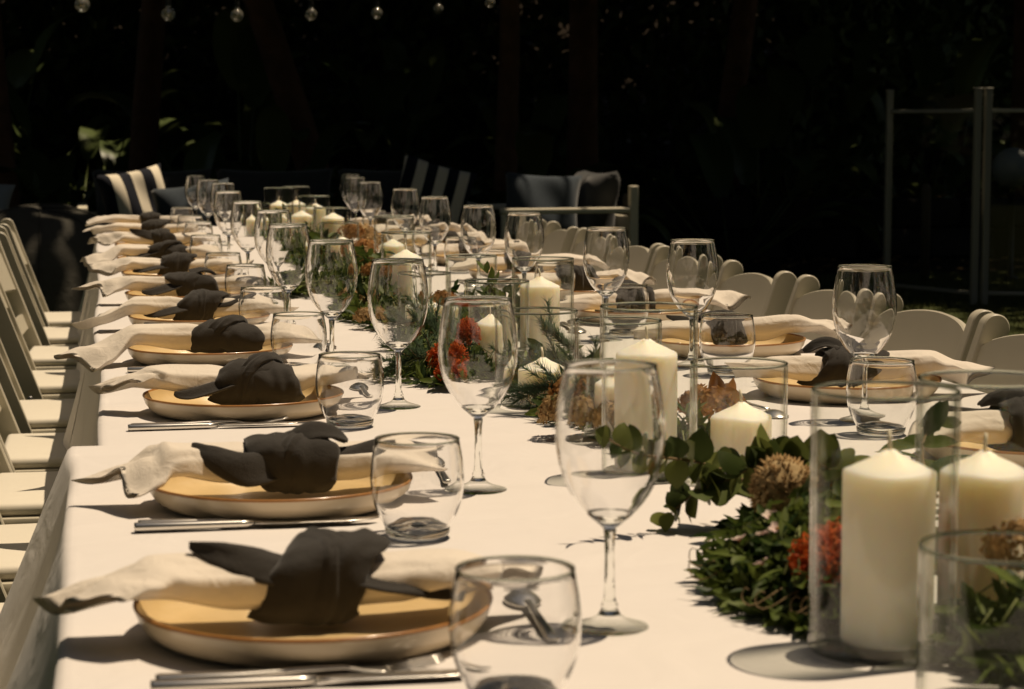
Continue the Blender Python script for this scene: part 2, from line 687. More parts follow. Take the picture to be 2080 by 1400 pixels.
# ------------------------------------------------------------------ chairs
def chair_proto():
    t = thing('folding_chair', 'x', 'chair', (0, 0, 0), 0, 'white folding chairs along the table')
    # the chair faces +x; stiles lean back (-x) at the top and run down to the front feet
    lean = Vector((-.13, 0, .345)).normalized()
    perp = Vector((lean.z, 0, -lean.x))
    p_top = Vector((-.128, 0, .795))
    p_bot = Vector((-.128, 0, .795)) - lean * (.795 / lean.z)
    L = (p_top - p_bot).length

    def stile(y):
        m_ = MB()
        w, th, bv = .024, .0125, .0022
        prof = []
        # outline in (along, across): a board with a rounded ear on top
        for a in np.linspace(-90, 90, 15):
            prof.append((L - .024, 0, math.cos(R(a)), math.sin(R(a)), .026))
        prof += [(L - .10, w, 0, 1, 0), (0, w * .8, 0, 1, 0), (0, -w * .8, 0, -1, 0), (L - .10, -w, 0, -1, 0)]
        n = len(prof)
        vs_ = []
        for (sd, off, ins) in ((-1, th, bv), (-1, th - bv, 0), (1, th - bv, 0), (1, th, bv)):
            for al, ac, ca, sa, rr in prof:
                q = p_bot + lean * (al + ca * (rr - ins)) + perp * (ac + sa * ((rr if rr else 0) - ins))
                vs_.append((q.x, y + sd * off, q.z))
        fs = []
        for r_ in range(3):
            for i in range(n):
                j = (i + 1) % n
                fs.append((r_ * n + i, r_ * n + j, (r_ + 1) * n + j, (r_ + 1) * n + i))
        fs.append(tuple(range(n - 1, -1, -1)))
        fs.append(tuple(3 * n + i for i in range(n)))
        m_.add(vs_, fs)
        return m_
    for y in (-.205, .205):
        o = stile(y).build('stile', 'chair resin', t)
        auto_smooth(o, 32)

    def at(z, off=0, y=0):
        q = p_bot + lean * (z / lean.z)
        return Vector((q.x, y, q.z)) + perp * off
    # curved top panel with an arched upper edge, hollowed lower edge
    m_ = MB()
    nu = 17

    def panel(i, j):
        u = -1 + 2 * i / (nu - 1)
        top = .738 + .042 * (1 - u * u) ** .7
        bot = .625 + .012 * (1 - u * u)
        jj = [0, 1, 2, 3, 4, 5, 6, 7][j]
        zz = [bot, bot, bot + .003, top - .003, top, top, top - .003, bot + .003][jj]
        of = [-.006, .006, .009, .009, .006, -.006, -.009, -.009][jj]
        bow = .008 - .018 * (1 - u * u)
        return at(zz, of + bow, u * .196)
    vs_ = [panel(i, j) for i in range(nu) for j in range(8)]
    fs = []
    for i in range(nu - 1):
        for j in range(8):
            q = (j + 1) % 8
            fs.append((i * 8 + j, (i + 1) * 8 + j, (i + 1) * 8 + q, i * 8 + q))
    m_.add(vs_, fs)
    auto_smooth(m_.build('backrest', 'chair resin', t), 30)
    # lower back rail, front stretcher, rear stretcher
    for z, hgt in ((.535, .022), (.16, .018)):
        m_ = MB()
        vs_ = []
        for y in (-.196, .196):
            for zz, of in ((z - hgt, -.007), (z - hgt, .007), (z + hgt, .007), (z + hgt, -.007)):
                vs_.append(at(zz, of, y))
        m_.add(vs_, [(0, 1, 2, 3), (7, 6, 5, 4), (0, 4, 5, 1), (1, 5, 6, 2), (2, 6, 7, 3), (3, 7, 4, 0)])
        m_.build('rail', 'chair resin', t, smooth=False)
    # rear legs, crossing behind the stiles under the seat
    for y in (-.172, .172):
        m_ = MB()
        a, b = Vector((.30, y, .425)), Vector((-.12, y, 0))
        d = (b - a).normalized()
        pr = Vector((-d.z, 0, d.x))
        vs_ = []
        for p in (a, b):
            for s, e in ((-1, -1), (1, -1), (1, 1), (-1, 1)):
                vs_.append(p + pr * s * .017 + Vector((0, e * .011, 0)))
        m_.add(vs_, [(0, 1, 2, 3), (7, 6, 5, 4), (0, 4, 5, 1), (1, 5, 6, 2), (2, 6, 7, 3), (3, 7, 4, 0)])
        m_.build('rear_leg', 'chair resin', t, smooth=False)
    m_ = MB()
    rbox(m_, (-.105, -.16, .045), (-.085, .16, .075), .004)
    m_.build('rail', 'chair resin', t, smooth=False)
    for y in (-.2185, .2185):
        m_ = MB()
        lathe(m_, [(0, 0), (.0075, 0), (.0075, .002), (.005, .0035), (0, .004)], 12)
        sgn = 1 if y > 0 else -1
        m_.v = [(.0 + a, y + sgn * (c - .001), .432 + b) for a, b, c in m_.v]
        if sgn > 0:
            m_.f = [f[::-1] for f in m_.f]
        m_.build('hinge_pin', 'steel grey', t)
    # seat frame and pad
    m_ = MB()
    rbox(m_, (-.02, -.188, .405), (.40, .188, .438), .008)
    auto_smooth(m_.build('seat', 'chair resin', t), 30)
    m_ = MB()
    rbox(m_, (-.005, -.18, .4385), (.39, .18, .462), .011, 3)
    auto_smooth(m_.build('seat_pad', 'chair pad', t), 50)
    return t


chair0 = chair_proto()
LCH = [2.25, 2.84, 3.44, 3.99, 4.52, 5.10, 5.74, 6.40, 7.02, 7.60]
RCH = [2.74, 3.29, 3.78, 4.30, 4.83, 5.48, 6.00, 6.52, 7.02, 7.60]
first = True
for side, L in (('left', LCH), ('right', RCH)):
    for i, y in enumerate(L):
        lab = f'white folding chair, {ORD[i]} from the front on the {side} side of the table'
        x = (-.19 if side == 'left' else 1.435) + random.uniform(-.012, .012)
        rz = (0 if side == 'left' else math.pi) + R(random.uniform(-3, 3))
        if first:
            chair0.location = (x, y, 0)
            chair0.rotation_euler = (0, 0, rz)
            chair0['label'] = lab
            first = False
        else:
            copy_tree(chair0, (x, y, 0), rz, lab)

# ------------------------------------------------------------------ crockery, cutlery and glass prototypes
HIDE = (0, 0, -50)


def plate_proto():
    t = thing('dinner_plate', 'x', 'plate', HIDE, 0, 'glazed plates laid along the table')
    n = 72
    mb = MB()
    lathe(mb, [(0, .002), (.100, .002), (.103, 0), (.109, .0004), (.1175, .0030), (.1250, .0085), (.1300, .0155), (.1322, .0215), (.1330, .0238)], n)
    mb.build('outside', 'plate outside', t)
    mb = MB()
    lathe(mb, [(.1330, .0238), (.1337, .0252), (.1332, .0266), (.1316, .0267), (.1302, .0248)], n)
    mb.build('rim', 'plate rim', t)
    mb = MB()
    lathe(mb, [(.1302, .0248), (.1282, .0195), (.1240, .0130), (.117, .0085), (.108, .0066), (.06, .0060), (0, .0058)], n)
    mb.build('inside', 'plate inside', t)
    return t


def rim_ring(parent, rad, z, th):
    mb = MB()
    lathe(mb, [(rad + th * math.cos(R(a)), z + th * math.sin(R(a))) for a in range(0, 360, 45)], 56, closed=True)
    return mb.build('rim', 'rim glass', parent)


def wine_proto():
    t = thing('wine_glass', 'x', 'wine glass', HIDE, 0, 'stemmed wine glasses along the table')
    ctrl = [(.0050, .0770), (.0100, .0815), (.0185, .0885), (.0270, .0985), (.0338, .1100), (.0385, .1235), (.0411, .1370),
            (.0417, .1500), (.0408, .1640), (.0390, .1780), (.0366, .1910), (.0348, .2000)]
    outer = []
    for a, b in zip(ctrl, ctrl[1:]):
        for q in range(2):
            outer.append((a[0] + (b[0] - a[0]) * q / 2, a[1] + (b[1] - a[1]) * q / 2))
    outer.append(ctrl[-1])
    # smooth
    for _ in range(2):
        outer = [outer[0]] + [((p[0] + 2 * q[0] + r[0]) / 4, (p[1] + 2 * q[1] + r[1]) / 4) for p, q, r in zip(outer, outer[1:], outer[2:])] + [outer[-1]]
    up = [p for p in outer if p[1] > .0880]
    mb = MB()
    th = .0011
    prof = up + [(up[-1][0] - .0003, .2006), (up[-1][0] - th, .2003)] + [(r - th * (1.5 if z < .105 else 1), z) for r, z in up[::-1]]
    lathe(mb, prof, 48, closed=False)
    mb.build('bowl', 'blown glass', t)
    rim_ring(t, .0343, .2012, .0008)
    # solid part: thick bowl floor, stem, foot
    low = [p for p in outer if p[1] <= .0880]
    mb = MB()
    lathe(mb, [(0, .0008), (.0285, .0006), (.0300, .0012), (.0302, .0020), (.0285, .0028), (.0240, .0040), (.0190, .0055), (.0140, .0074), (.0108, .0092), (.0090, .0106), (.0085, .0112)], 48)
    mb.build('foot', 'vase glass', t)
    mb = MB()
    prof = [(0, .0100), (.0083, .0108), (.0085, .0114), (.0072, .0132), (.0060, .0165), (.0066, .0178), (.0058, .0192), (.0044, .0240), (.0038, .0400), (.0036, .0560), (.0040, .0680), (.0048, .0745)]
    prof += low + [(up[0][0] - .0002, up[0][1])] + [(up[0][0] - .0040, .0886), (.0100, .0862), (0, .0850)]
    lathe(mb, prof, 40)
    mb.build('stem', 'solid glass', t)
    return t


def tumbler_proto():
    t = thing('water_tumbler', 'x', 'tumbler', HIDE, 0, 'low glass tumblers along the table')
    ctrl = [(.0305, .010), (.0355, .018), (.0405, .030), (.0433, .043), (.0441, .055), (.0432, .068), (.0412, .080), (.0392, .090)]
    outer = []
    for a, b in zip(ctrl, ctrl[1:]):
        for q in range(2):
            outer.append((a[0] + (b[0] - a[0]) * q / 2, a[1] + (b[1] - a[1]) * q / 2))
    outer.append(ctrl[-1])
    for _ in range(2):
        outer = [outer[0]] + [((p[0] + 2 * q[0] + r[0]) / 4, (p[1] + 2 * q[1] + r[1]) / 4) for p, q, r in zip(outer, outer[1:], outer[2:])] + [outer[-1]]
    th = .0014
    mb = MB()
    prof = outer + [(outer[-1][0] - .0005, .0909), (outer[-1][0] - th, .0904)] + [(r - th * (1.6 if z < .03 else 1), z) for r, z in outer[::-1]]
    lathe(mb, prof, 48)
    mb.build('wall', 'blown glass', t)
    rim_ring(t, .0385, .0915, .0010)
    mb = MB()
    lathe(mb, [(0, .0030), (.018, .0022), (.0255, .0008), (.0285, .0012), (.0300, .0040), (.0303, .0098), (.0282, .0104), (.0240, .0122), (.014, .0135), (0, .0140)], 40)
    mb.build('base', 'solid glass', t)
    return t


def blade_sheet(mb, stations, mi=0):
    """a metal piece of cutlery along +x: stations (x, half width, z centre, half thickness, y offset)"""
    n = 10
    vs_ = []
    for x, w, z, th, yo in stations:
        for q in range(n):
            a = 2 * math.pi * q / n
            c, s = math.cos(a), math.sin(a)
            vs_.append((x, yo + w * (abs(c) ** .6) * (1 if c >= 0 else -1), z + th * (abs(s) ** .8) * (1 if s >= 0 else -1)))
    fs = []
    for i in range(len(stations) - 1):
        for q in range(n):
            w_ = (q + 1) % n
            fs.append((i * n + q, i * n + w_, (i + 1) * n + w_, (i + 1) * n + q))
    fs.append(tuple(range(n - 1, -1, -1)))
    fs.append(tuple((len(stations) - 1) * n + q for q in range(n)))
    mb.add(vs_, fs, mi)


def knife_proto():
    t = thing('table_knife', 'x', 'knife', HIDE, 0, 'steel knives beside the plates')
    mb = MB()
    blade_sheet(mb, [(0, .0052, .0042, .0038, 0), (.002, .0062, .0042, .0042, 0), (.05, .0060, .0042, .0040, 0), (.10, .0050, .0042, .0036, 0), (.112, .0040, .0042, .0030, 0)])
    mb.build('handle', 'steel', t)
    mb = MB()
    blade_sheet(mb, [(.1125, .0036, .0042, .0022, 0), (.122, .0060, .0042, .0012, .001), (.14, .0085, .0042, .0010, .0015), (.20, .0088, .0042, .0009, .0015), (.222, .0065, .0042, .0008, .003), (.232, .0015, .0042, .0006, .007)])
    mb.build('blade', 'steel', t)
    return t


def fork_proto():
    t = thing('table_fork', 'x', 'fork', HIDE, 0, 'steel forks beside the plates')
    mb = MB()
    blade_sheet(mb, [(0, .0050, .0036, .0022, 0), (.003, .0072, .0036, .0026, 0), (.06, .0055, .0036, .0024, 0), (.11, .0036, .0050, .0022, 0), (.13, .0045, .0055, .0018, 0),
                     (.142, .0105, .0040, .0012, 0), (.155, .0118, .0030, .0011, 0), (.160, .0116, .0032, .0010, 0)])
    mb.build('handle', 'steel', t)
    for q in range(4):
        mb = MB()
        y = (q - 1.5) * .0066
        blade_sheet(mb, [(.1602, .0021, .0032, .0010, y), (.175, .0019, .0044, .0010, y * .98), (.192, .0014, .0070, .0009, y * .95), (.199, .0006, .0088, .0005, y * .94)])
        mb.build('tine', 'steel', t)
    return t


def spoon_proto():
    t = thing('dessert_spoon', 'x', 'spoon', HIDE, 0, 'dessert spoons above the plates')
    mb = MB()
    blade_sheet(mb, [(0, .0045, .0036, .0022, 0), (.003, .0064, .0036, .0025, 0), (.05, .0048, .0036, .0023, 0), (.10, .0032, .0055, .0022, 0), (.120, .0036, .0062, .0018, 0)])
    mb.build('handle', 'steel', t)
    # bowl, hollow side up
    mb = MB()
    n, k = 24, 6

    def surf(dz, sc):
        vs_ = []
        for i in range(k + 1):
            r = i / k
            for q in range(n):
                a = 2 * math.pi * q / n
                x = .1445 + .0265 * sc * r * math.cos(a)
                y = .0175 * sc * r * math.sin(a) * (1 + .12 * math.cos(a))
                vs_.append((x, y, .0012 + .0068 * (1 - r ** 2.2) + dz))
        return vs_
    A, B = surf(0, 1), surf(.0011, .965)
    o = len(A)
    fs = []
    for i in range(k):
        for q in range(n):
            w = (q + 1) % n
            fs.append((i * n + q, i * n + w, (i + 1) * n + w, (i + 1) * n + q))
            fs.append((o + i * n + q, o + (i + 1) * n + q, o + (i + 1) * n + w, o + i * n + w))
    for q in range(n):
        w = (q + 1) % n
        fs.append((k * n + q, k * n + w, o + k * n + w, o + k * n + q))
    mb.add(A + B, fs)
    mb.build('bowl', 'steel', t)
    return t


PLATE, WINE, TUMB, KNIFE, FORK, SPOON = plate_proto(), wine_proto(), tumbler_proto(), knife_proto(), fork_proto(), spoon_proto()
used = set()


def put(proto, loc, rz, label):
    if proto.name not in used:
        used.add(proto.name)
        proto.location = loc
        proto.rotation_euler = (0, 0, rz)
        proto['label'] = label
        return proto
    return copy_tree(proto, loc, rz, label)


# measured rows on the table (metres; x across from the left table edge, y away from the camera)
WINE_L = [(.377, 1.534), (.387, 2.151), (.400, 2.834), (.364, 3.331), (.347, 3.899), (.377, 4.597), (.361, 5.155), (.364, 5.949), (.406, 6.895), (.379, 7.30), (.368, 7.95)]
WINE_R = [(.973, 2.587), (.928, 3.235), (.890, 3.658), (.874, 4.313), (.864, 4.794), (.857, 5.388), (.881, 6.085), (.887, 6.925), (.913, 7.55), (.957, 8.05)]
TUMB_L = [(.265, 1.337), (.288, 1.920), (.314, 2.670), (.306, 3.272), (.293, 3.816), (.308, 4.480), (.287, 4.911), (.289, 5.725), (.310, 6.564), (.304, 7.006), (.307, 7.72)]
TUMB_R = [(.949, 2.459), (.951, 3.119), (.945, 3.736), (.958, 4.401), (.923, 4.90), (.94, 5.48), (.95, 6.1), (.95, 6.7), (.95, 7.3)]
PL_L = [(.155, 1.565), (.178, 2.120), (.190, 2.830), (.179, 3.460), (.190, 4.030), (.192, 4.620), (.193, 5.270), (.188, 5.850), (.189, 6.560), (.189, 7.230), (.195, 7.85)]
PL_R = [(1.051, 2.237), (1.045, 2.846), (1.041, 3.420), (1.045, 4.02), (1.05, 4.60), (1.045, 5.2), (1.05, 5.8), (1.045, 6.4), (1.05, 7.0), (1.045, 7.6)]
zt = TOP + .0002


def tz(y):
    for k, (a, b) in enumerate(TABLES):
        if y <= b + .03:
            return TOP - .0022 * k + .0002
    return TOP


for side, W, T_, P in (('left', WINE_L, TUMB_L, PL_L), ('right', WINE_R, TUMB_R, PL_R)):
    s = 1 if side == 'left' else -1
    for i, (x, y) in enumerate(P):
        put(PLATE, (x, y, tz(y)), random.uniform(0, 6), f'cream plate with mustard glaze and brown rim, {ORD[i]} from the front, {side} side')
    for i, (x, y) in enumerate(W):
        put(WINE, (x, y, tz(y)), random.uniform(0, 6), f'empty stemmed wine glass, {ORD[i]} from the front in the {side} row')
    for i, (x, y) in enumerate(T_):
        put(TUMB, (x, y, tz(y)), random.uniform(0, 6), f'empty round glass tumbler, {ORD[i]} from the front in the {side} row')
    KY = [(px, py - .125 * s) for px, py in P]
    if side == 'left':
        KY = [(.165, 1.425), (.165, 2.005), (.17, 2.69)] + KY[3:]
    for i, (x, y) in enumerate(KY):
        a = R(random.uniform(-2, 2))
        rz = a if s > 0 else math.pi + a
        e = .135
        y_ = y - .012 * s
        put(KNIFE, (x - e * s, y_, tz(y)), rz, f'steel knife, nearer its diner\'s right hand, {ORD[i]} setting from the front, {side} side')
        put(FORK, (x - e * s + .004, y + .012 * s, tz(y)), rz + R(1), f'steel fork lying against the knife, {ORD[i]} setting from the front, {side} side')
        sx = (.372 if s > 0 else .87) + random.uniform(-.012, .012)
        sy = P[i][1] + (.02 if s > 0 else -.05)
        if side == 'left' and i < 3:
            sx, sy = [(.328, 1.49), (.368, 2.19), (.376, 2.905)][i]
        put(SPOON, (sx, sy, tz(sy)), R(90 * (1 if s > 0 else -1) + random.uniform(-4, 4)),
            f'dessert spoon lying across the {ORD[i]} setting from the front, {side} side')

# ------------------------------------------------------------------ napkins
def fold_noise(seed):
    r = random.Random(seed)
    ph = [r.uniform(0, 6.28) for _ in range(10)]
    return r, ph


def ridged(x):
    """soft crests with sharp valleys, as pressed folds have"""
    return 1 - 2 * abs(math.sin(x)) ** 1.4


def white_roll(mb, tab, r, ph, twist=0.0, pleat=.10):
    """a gathered length of cloth: stations (x, y, z, half width, half height); both ends thin out and are cut on a slant"""
    n, m = 60, 44
    x0, x1 = tab[0][0], tab[-1][0]

    def sec(u, shrink=1.0):
        x = x0 + (x1 - x0) * u
        y, z, w, h = lerp_tab(tab, x)
        out = []
        endl, endr = max(0, 1 - u / .30), max(0, (u - .72) / .28)
        flat = sm(.25, 0, u) + sm(.78, 1, u)
        for q in range(m):
            a = 2 * math.pi * q / m + twist * u * 0
            c, s = math.cos(a), math.sin(a)
            k = 1 - .55 * flat
            pl = 1 + k * (pleat * .8 * ridged(1.5 * a + ph[0] + 1.1 * u) + pleat * .45 * ridged(2.5 * a + ph[1] - 2 * u) + pleat * .25 * math.sin(9 * a + ph[2] + 5 * u))
            e = .75 + .25 * flat
            yy = w * (abs(c) ** e) * math.copysign(1, c) * (1 + (pl - 1) * .5) * shrink
            zz = h * (abs(s) ** e) * math.copysign(1, s) * pl * shrink
            sl, sr = (.9 if ph[3] > 2 else -.9), (.9 if ph[4] > 3.1 else -.9)
            xx = x - endl * .036 * (sl * c + .25 * math.sin(3 * c + ph[5])) + endr * .030 * (sr * c + .25 * math.sin(3 * c + ph[6]))
            # the loose ends billow like a leaf of cloth
            zz += flat * (.0085 * math.sin(2.6 * c + ph[7]) + .004 * math.sin(5.5 * c + ph[8] + 6 * u))
            out.append((xx, y + yy, z + zz))
        return out
    rings = [sec(i / (n - 1)) for i in range(n)]
    rings = [sec(.12, .80), sec(0.03, .93)] + rings + [sec(0.97, .93), sec(.88, .80)]
    vs_ = [p for g in rings for p in g]
    fs = []
    for i in range(len(rings) - 1):
        for q in range(m):
            w_ = (q + 1) % m
            fs.append((i * m + q, i * m + w_, (i + 1) * m + w_, (i + 1) * m + q))
    mb.add(vs_, fs)


def knot_band(mb, cx, zc, hw, ry, rz, r, ph, skew=.0, flare=.25, sharp=.6):
    """cloth wound round the roll: a barrel with slanting drag folds, squared shoulders and turned-in edges"""
    n, m = 30, 76

    def fn(i, j):
        s = -1 + 2 * i / (n - 1)
        a = 2 * math.pi * j / m
        c, si = math.cos(a), math.sin(a)
        prof = 1 - .22 * abs(s) ** 4 + flare * .12 * s
        prof += .026 * ridged(1.5 * s + 1.0 * a + ph[0]) + .018 * ridged(2.3 * s - 1.5 * a + ph[1]) + .016 * ridged(5.2 * s + 1.0 * a + ph[2]) + .010 * math.sin(14 * s + 2 * a + ph[7])
        # gathers running into the pinched edge
        prof += .022 * abs(s) ** 2 * math.sin(9 * a + ph[5] + 2 * s)
        e = sharp
        yy = ry * math.copysign(abs(c) ** e, c) * prof
        zz = rz * math.copysign(abs(si) ** e, si) * prof
        lim = hw * (1 + .12 * math.sin(a + ph[3]) + .10 * math.sin(2 * a + ph[4]) + .03 * math.sin(5 * a + ph[6]))
        return (cx + s * lim + skew * si * .022 + skew * c * .012, yy, max(zc + zz, .0088))
    rings = []
    for i in range(n):
        rings.append([fn(i, j) for j in range(m)])

    def inset(rg, k, dx):
        return [(x + dx, y * k, zc + (z - zc) * k) for x, y, z in rg]
    rings = [inset(rings[0], .66, hw * .30), inset(rings[0], .93, hw * .03)] + rings + [inset(rings[-1], .93, -hw * .03), inset(rings[-1], .66, -hw * .30)]
    vs_ = [p for g in rings for p in g]
    fs = []
    for i in range(len(rings) - 1):
        for q in range(m):
            w_ = (q + 1) % m
            fs.append((i * m + q, i * m + w_, (i + 1) * m + w_, (i + 1) * m + q))
    mb.add(vs_, fs)


def knot_tail(mb, pts, widths, r, curl=.5, th=.0009, roll0=0.0, roll1=0.0):
    """a loose pointed end of cloth: a folded, cupped strip along pts"""
    n, m = 30, 13
    P = [Vector(p) for p in pts]
    f0, f1 = r.uniform(0, 6), r.uniform(0, 6)

    def spline(u):
        k = len(P) - 1
        s = u * k
        i = min(int(s), k - 1)
        t = s - i
        p0, p1, p2, p3 = P[max(i - 1, 0)], P[i], P[i + 1], P[min(i + 2, k)]
        return .5 * ((2 * p1) + (p2 - p0) * t + (2 * p0 - 5 * p1 + 4 * p2 - p3) * t * t + (3 * p1 - p0 - 3 * p2 + p3) * t ** 3)
    top, bot = [], []
    for i in range(n):
        u = i / (n - 1)
        p = spline(u)
        t = (spline(min(1, u + .03)) - spline(max(0, u - .03))).normalized()
        side = t.cross(Vector((0, 0, 1)))
        side = side.normalized() if side.length > .05 else Vector((0, 1, 0))
        nrm = side.cross(t).normalized()
        ro = roll0 + (roll1 - roll0) * u
        side, nrm = side * math.cos(ro) + nrm * math.sin(ro), nrm * math.cos(ro) - side * math.sin(ro)
        k = len(widths) - 1
        ws = u * k
        a = min(int(ws), k - 1)
        w = widths[a] + (widths[a + 1] - widths[a]) * (ws - a)
        for q in range(m):
            v = -1 + 2 * q / (m - 1)
            cup = curl * w * (abs(v) ** 1.3 - .4) * 1.25 + .16 * w * ridged(1.8 * v + 1.2 * u + f0) + .10 * w * math.sin(6 * v + 5 * u + f1)
            pt = p + side * v * w * .95 + nrm * (-cup) + t * (.25 * w * v * math.cos(f1))
            top.append(pt + nrm * th)
            bot.append(pt - nrm * th)
    o = n * m
    fs = []
    for i in range(n - 1):
        for q in range(m - 1):
            a = i * m + q
            fs.append((a, a + 1, a + m + 1, a + m))
            fs.append((o + a, o + a + m, o + a + m + 1, o + a + 1))
        for q in (0, m - 1):
            a = i * m + q
            f = (a, a + m, o + a + m, o + a)
            fs.append(f if q == 0 else f[::-1])
    for i in (0, n - 1):
        for q in range(m - 1):
            a = i * m + q
            f = (a, o + a, o + a + 1, a + 1)
            fs.append(f if i == 0 else f[::-1])
    mb.add(top + bot, fs)


def napkin(loc, rz, label, spec, seed):
    r, ph = fold_noise(seed)
    t = thing('tied_napkin', label, 'napkin', loc, rz, 'white napkins tied with charcoal cloth')
    kx = spec.get('kx', .0)
    lx, rx = spec.get('lx', -.21), spec.get('rx', .15)
    lz, rzz = spec.get('lz', .030), spec.get('rz', .040)
    ly, ry_ = spec.get('ly', 0), spec.get('ry', 0)
    mid = .034
    tab = [(lx, ly, lz, .044, .0035), (lx + .035, ly * .9, lz + .010, .040, .0085), (-.118, ly * .45, .0470, .034, .0150), (-.06 + kx, ly * .1, mid + .006, .027, .020),
           (kx, 0, mid, .018, .017), (kx + .055, ry_ * .2, mid + .004, .028, .018), (.105, ry_ * .7, .042, .038, .0140), (rx, ry_, rzz, .042, .0035)]
    mb = MB()
    white_roll(mb, tab, r, ph, spec.get('twist', .4), spec.get('pleat', .13))
    mb.build('white_cloth', 'napkin white', t)
    hw, kry, krz = spec.get('hw', .040) * .86, spec.get('kr', .036) * .95, spec.get('kh', .034) * .90
    mb = MB()
    if spec.get('bow'):
        knot_band(mb, kx - .014, mid + .006, hw * .80, kry * .94, krz * 1.0, r, ph, .5, .5, .8)
        mb.build('knot', 'napkin charcoal', t)
        mb = MB()
        ph2 = [p + 1.3 for p in ph]
        knot_band(mb, kx + .020, mid + .003, hw * .88, kry, krz * .95, r, ph2, -.5, -.4, .85)
        mb.build('knot_loop', 'napkin charcoal', t)
        mb = MB()
        ph3 = [p * 1.7 + .4 for p in ph]
        knot_band(mb, 0, mid + .009, hw * .42, kry * 1.04, krz * 1.10, r, ph3, .6, .3, .75)
        ca, sa = math.cos(R(-26)), math.sin(R(-26))
        mb.v = [(kx + .002 + x * ca - y * sa, x * sa + y * ca, z) for x, y, z in mb.v]
        mb.build('knot_wrap', 'napkin charcoal', t)
    else:
        knot_band(mb, kx, mid + .006, hw, kry, krz, r, ph, spec.get('skew', .5), spec.get('flare', .3), spec.get('sharp', .72))
        mb.build('knot', 'napkin charcoal', t)
        mb = MB()
        ph3 = [p * 1.7 + .4 for p in ph]
        knot_band(mb, 0, mid + .007, hw * .50, kry * 1.03, krz * 1.03, r, ph3, .2, .2, spec.get('sharp', .72))
        a = R(24 if spec.get('skew', .5) > 0 else -22)
        ca, sa = math.cos(a), math.sin(a)
        mb.v = [(kx + x * ca - y * sa, x * sa + y * ca, z) for x, y, z in mb.v]
        mb.build('knot_wrap', 'napkin charcoal', t)
    for tl in spec.get('tails', []):
        mb = MB()
        knot_tail(mb, [(kx + p[0], p[1], p[2]) for p in tl[0]], tl[1], r, tl[2], .0010, *(tl[3:] if len(tl) > 3 else ()))
        mb.build('knot_tail', 'napkin charcoal', t)
    return t


# tails start inside the knot and end in a point
T_upL = ([(-.015, -.012, .050), (-.045, -.016, .058), (-.075, -.012, .066), (-.098, -.004, .071)], [.020, .019, .013, .003], .55, .2, .7)
T_lowL = ([(-.02, -.016, .040), (-.05, -.024, .036), (-.085, -.026, .030), (-.105, -.02, .030)], [.017, .018, .012, .003], .5, -.3, .2)
T_R = ([(.02, -.012, .045), (.05, -.022, .040), (.078, -.026, .036), (.096, -.022, .030)], [.018, .020, .017, .006], .6, .3, -.4)
T_Rup = ([(.02, -.006, .052), (.05, -.012, .050), (.08, -.010, .058), (.105, -.004, .064)], [.018, .016, .010, .002], .55, -.4, .5)
T_topR = ([(.00, .0, .066), (.02, -.006, .074), (.04, -.012, .071), (.055, -.012, .062)], [.022, .020, .013, .003], .5, 0, .3)
SPECS = [
    dict(kx=.006, hw=.042, kr=.037, kh=.037, sharp=.62, skew=.6, lx=-.178, rx=.155, lz=.032, ly=-.012, ry=-.01, tails=[T_upL, T_R]),
    dict(kx=.012, hw=.044, kr=.040, kh=.034, sharp=.68, skew=-.3, lx=-.168, rx=.15, lz=.026, ly=-.01, tails=[([(-.02, -.018, .046), (-.05, -.028, .047), (-.08, -.024, .056), (-.10, -.012, .063)], [.021, .024, .017, .003], .6, .15, .5), T_topR, T_Rup]),
    dict(kx=.012, bow=True, hw=.046, kr=.040, kh=.036, lx=-.175, rx=.17, lz=.034, ly=.03, ry=.05, tails=[T_lowL]),
    dict(kx=.02, bow=True, hw=.050, kr=.038, kh=.031, lx=-.22, rx=.16, lz=.008, ly=-.05, ry=.02, tails=[([(-.02, -.01, .046), (-.06, -.015, .050), (-.10, -.01, .058), (-.125, .0, .062)], [.018, .017, .011, .002], .5, .1, .5)]),
    dict(kx=.0, hw=.046, kr=.037, kh=.034, sharp=.7, skew=.7, lx=-.20, rx=.15, lz=.02, ly=-.02, tails=[T_Rup, T_lowL]),
    dict(kx=.006, hw=.050, kr=.038, kh=.031, sharp=.8, skew=-.7, lx=-.20, rx=.16, lz=.03, ly=.03, tails=[T_lowL, T_topR]),
    dict(kx=.0, hw=.042, kr=.036, kh=.034, sharp=.66, skew=.4, lx=-.185, rx=.16, lz=.030, ly=0, tails=[T_lowL]),
    dict(kx=.0, bow=True, hw=.052, kr=.036, kh=.030, lx=-.21, rx=.15, lz=.012, ly=-.03, tails=[T_lowL]),
    dict(kx=.01, hw=.042, kr=.037, kh=.034, sharp=.75, skew=-.5, lx=-.19, rx=.16, lz=.03, ly=.02, tails=[T_upL]),
    dict(kx=.0, hw=.042, kr=.036, kh=.033, sharp=.7, skew=.5, lx=-.20, rx=.16, lz=.030, ly=-.01, tails=[T_Rup]),
    dict(kx=.0, hw=.042, kr=.036, kh=.033, sharp=.7, skew=.1, lx=-.21, rx=.16, lz=.036, ly=.01, tails=[T_R]),
]
for i, (x, y) in enumerate(PL_L):
    napkin((x, y, tz(y) + .001), R([2, 0, 3, -2, 2, 5, 0, -3, 2, 0, 1][i]), f'white napkin in a charcoal knot, {ORD[i]} plate from the front, left side', SPECS[i], 100 + i)
for i, (x, y) in enumerate(PL_R):
    sp = dict(SPECS[(i * 4 + 1) % len(SPECS)])
    sp['lx'] = [-.18, -.18, -.21, -.19, -.18, -.2, -.18, -.19, -.18, -.18][i]
    napkin((x, y, tz(y) + .001), math.pi + R([4, -6, 3, -4, 6, 0, 3, -5, 2, 0][i]), f'white napkin in a charcoal knot, {ORD[i]} plate from the front, right side', sp, 200 + i)

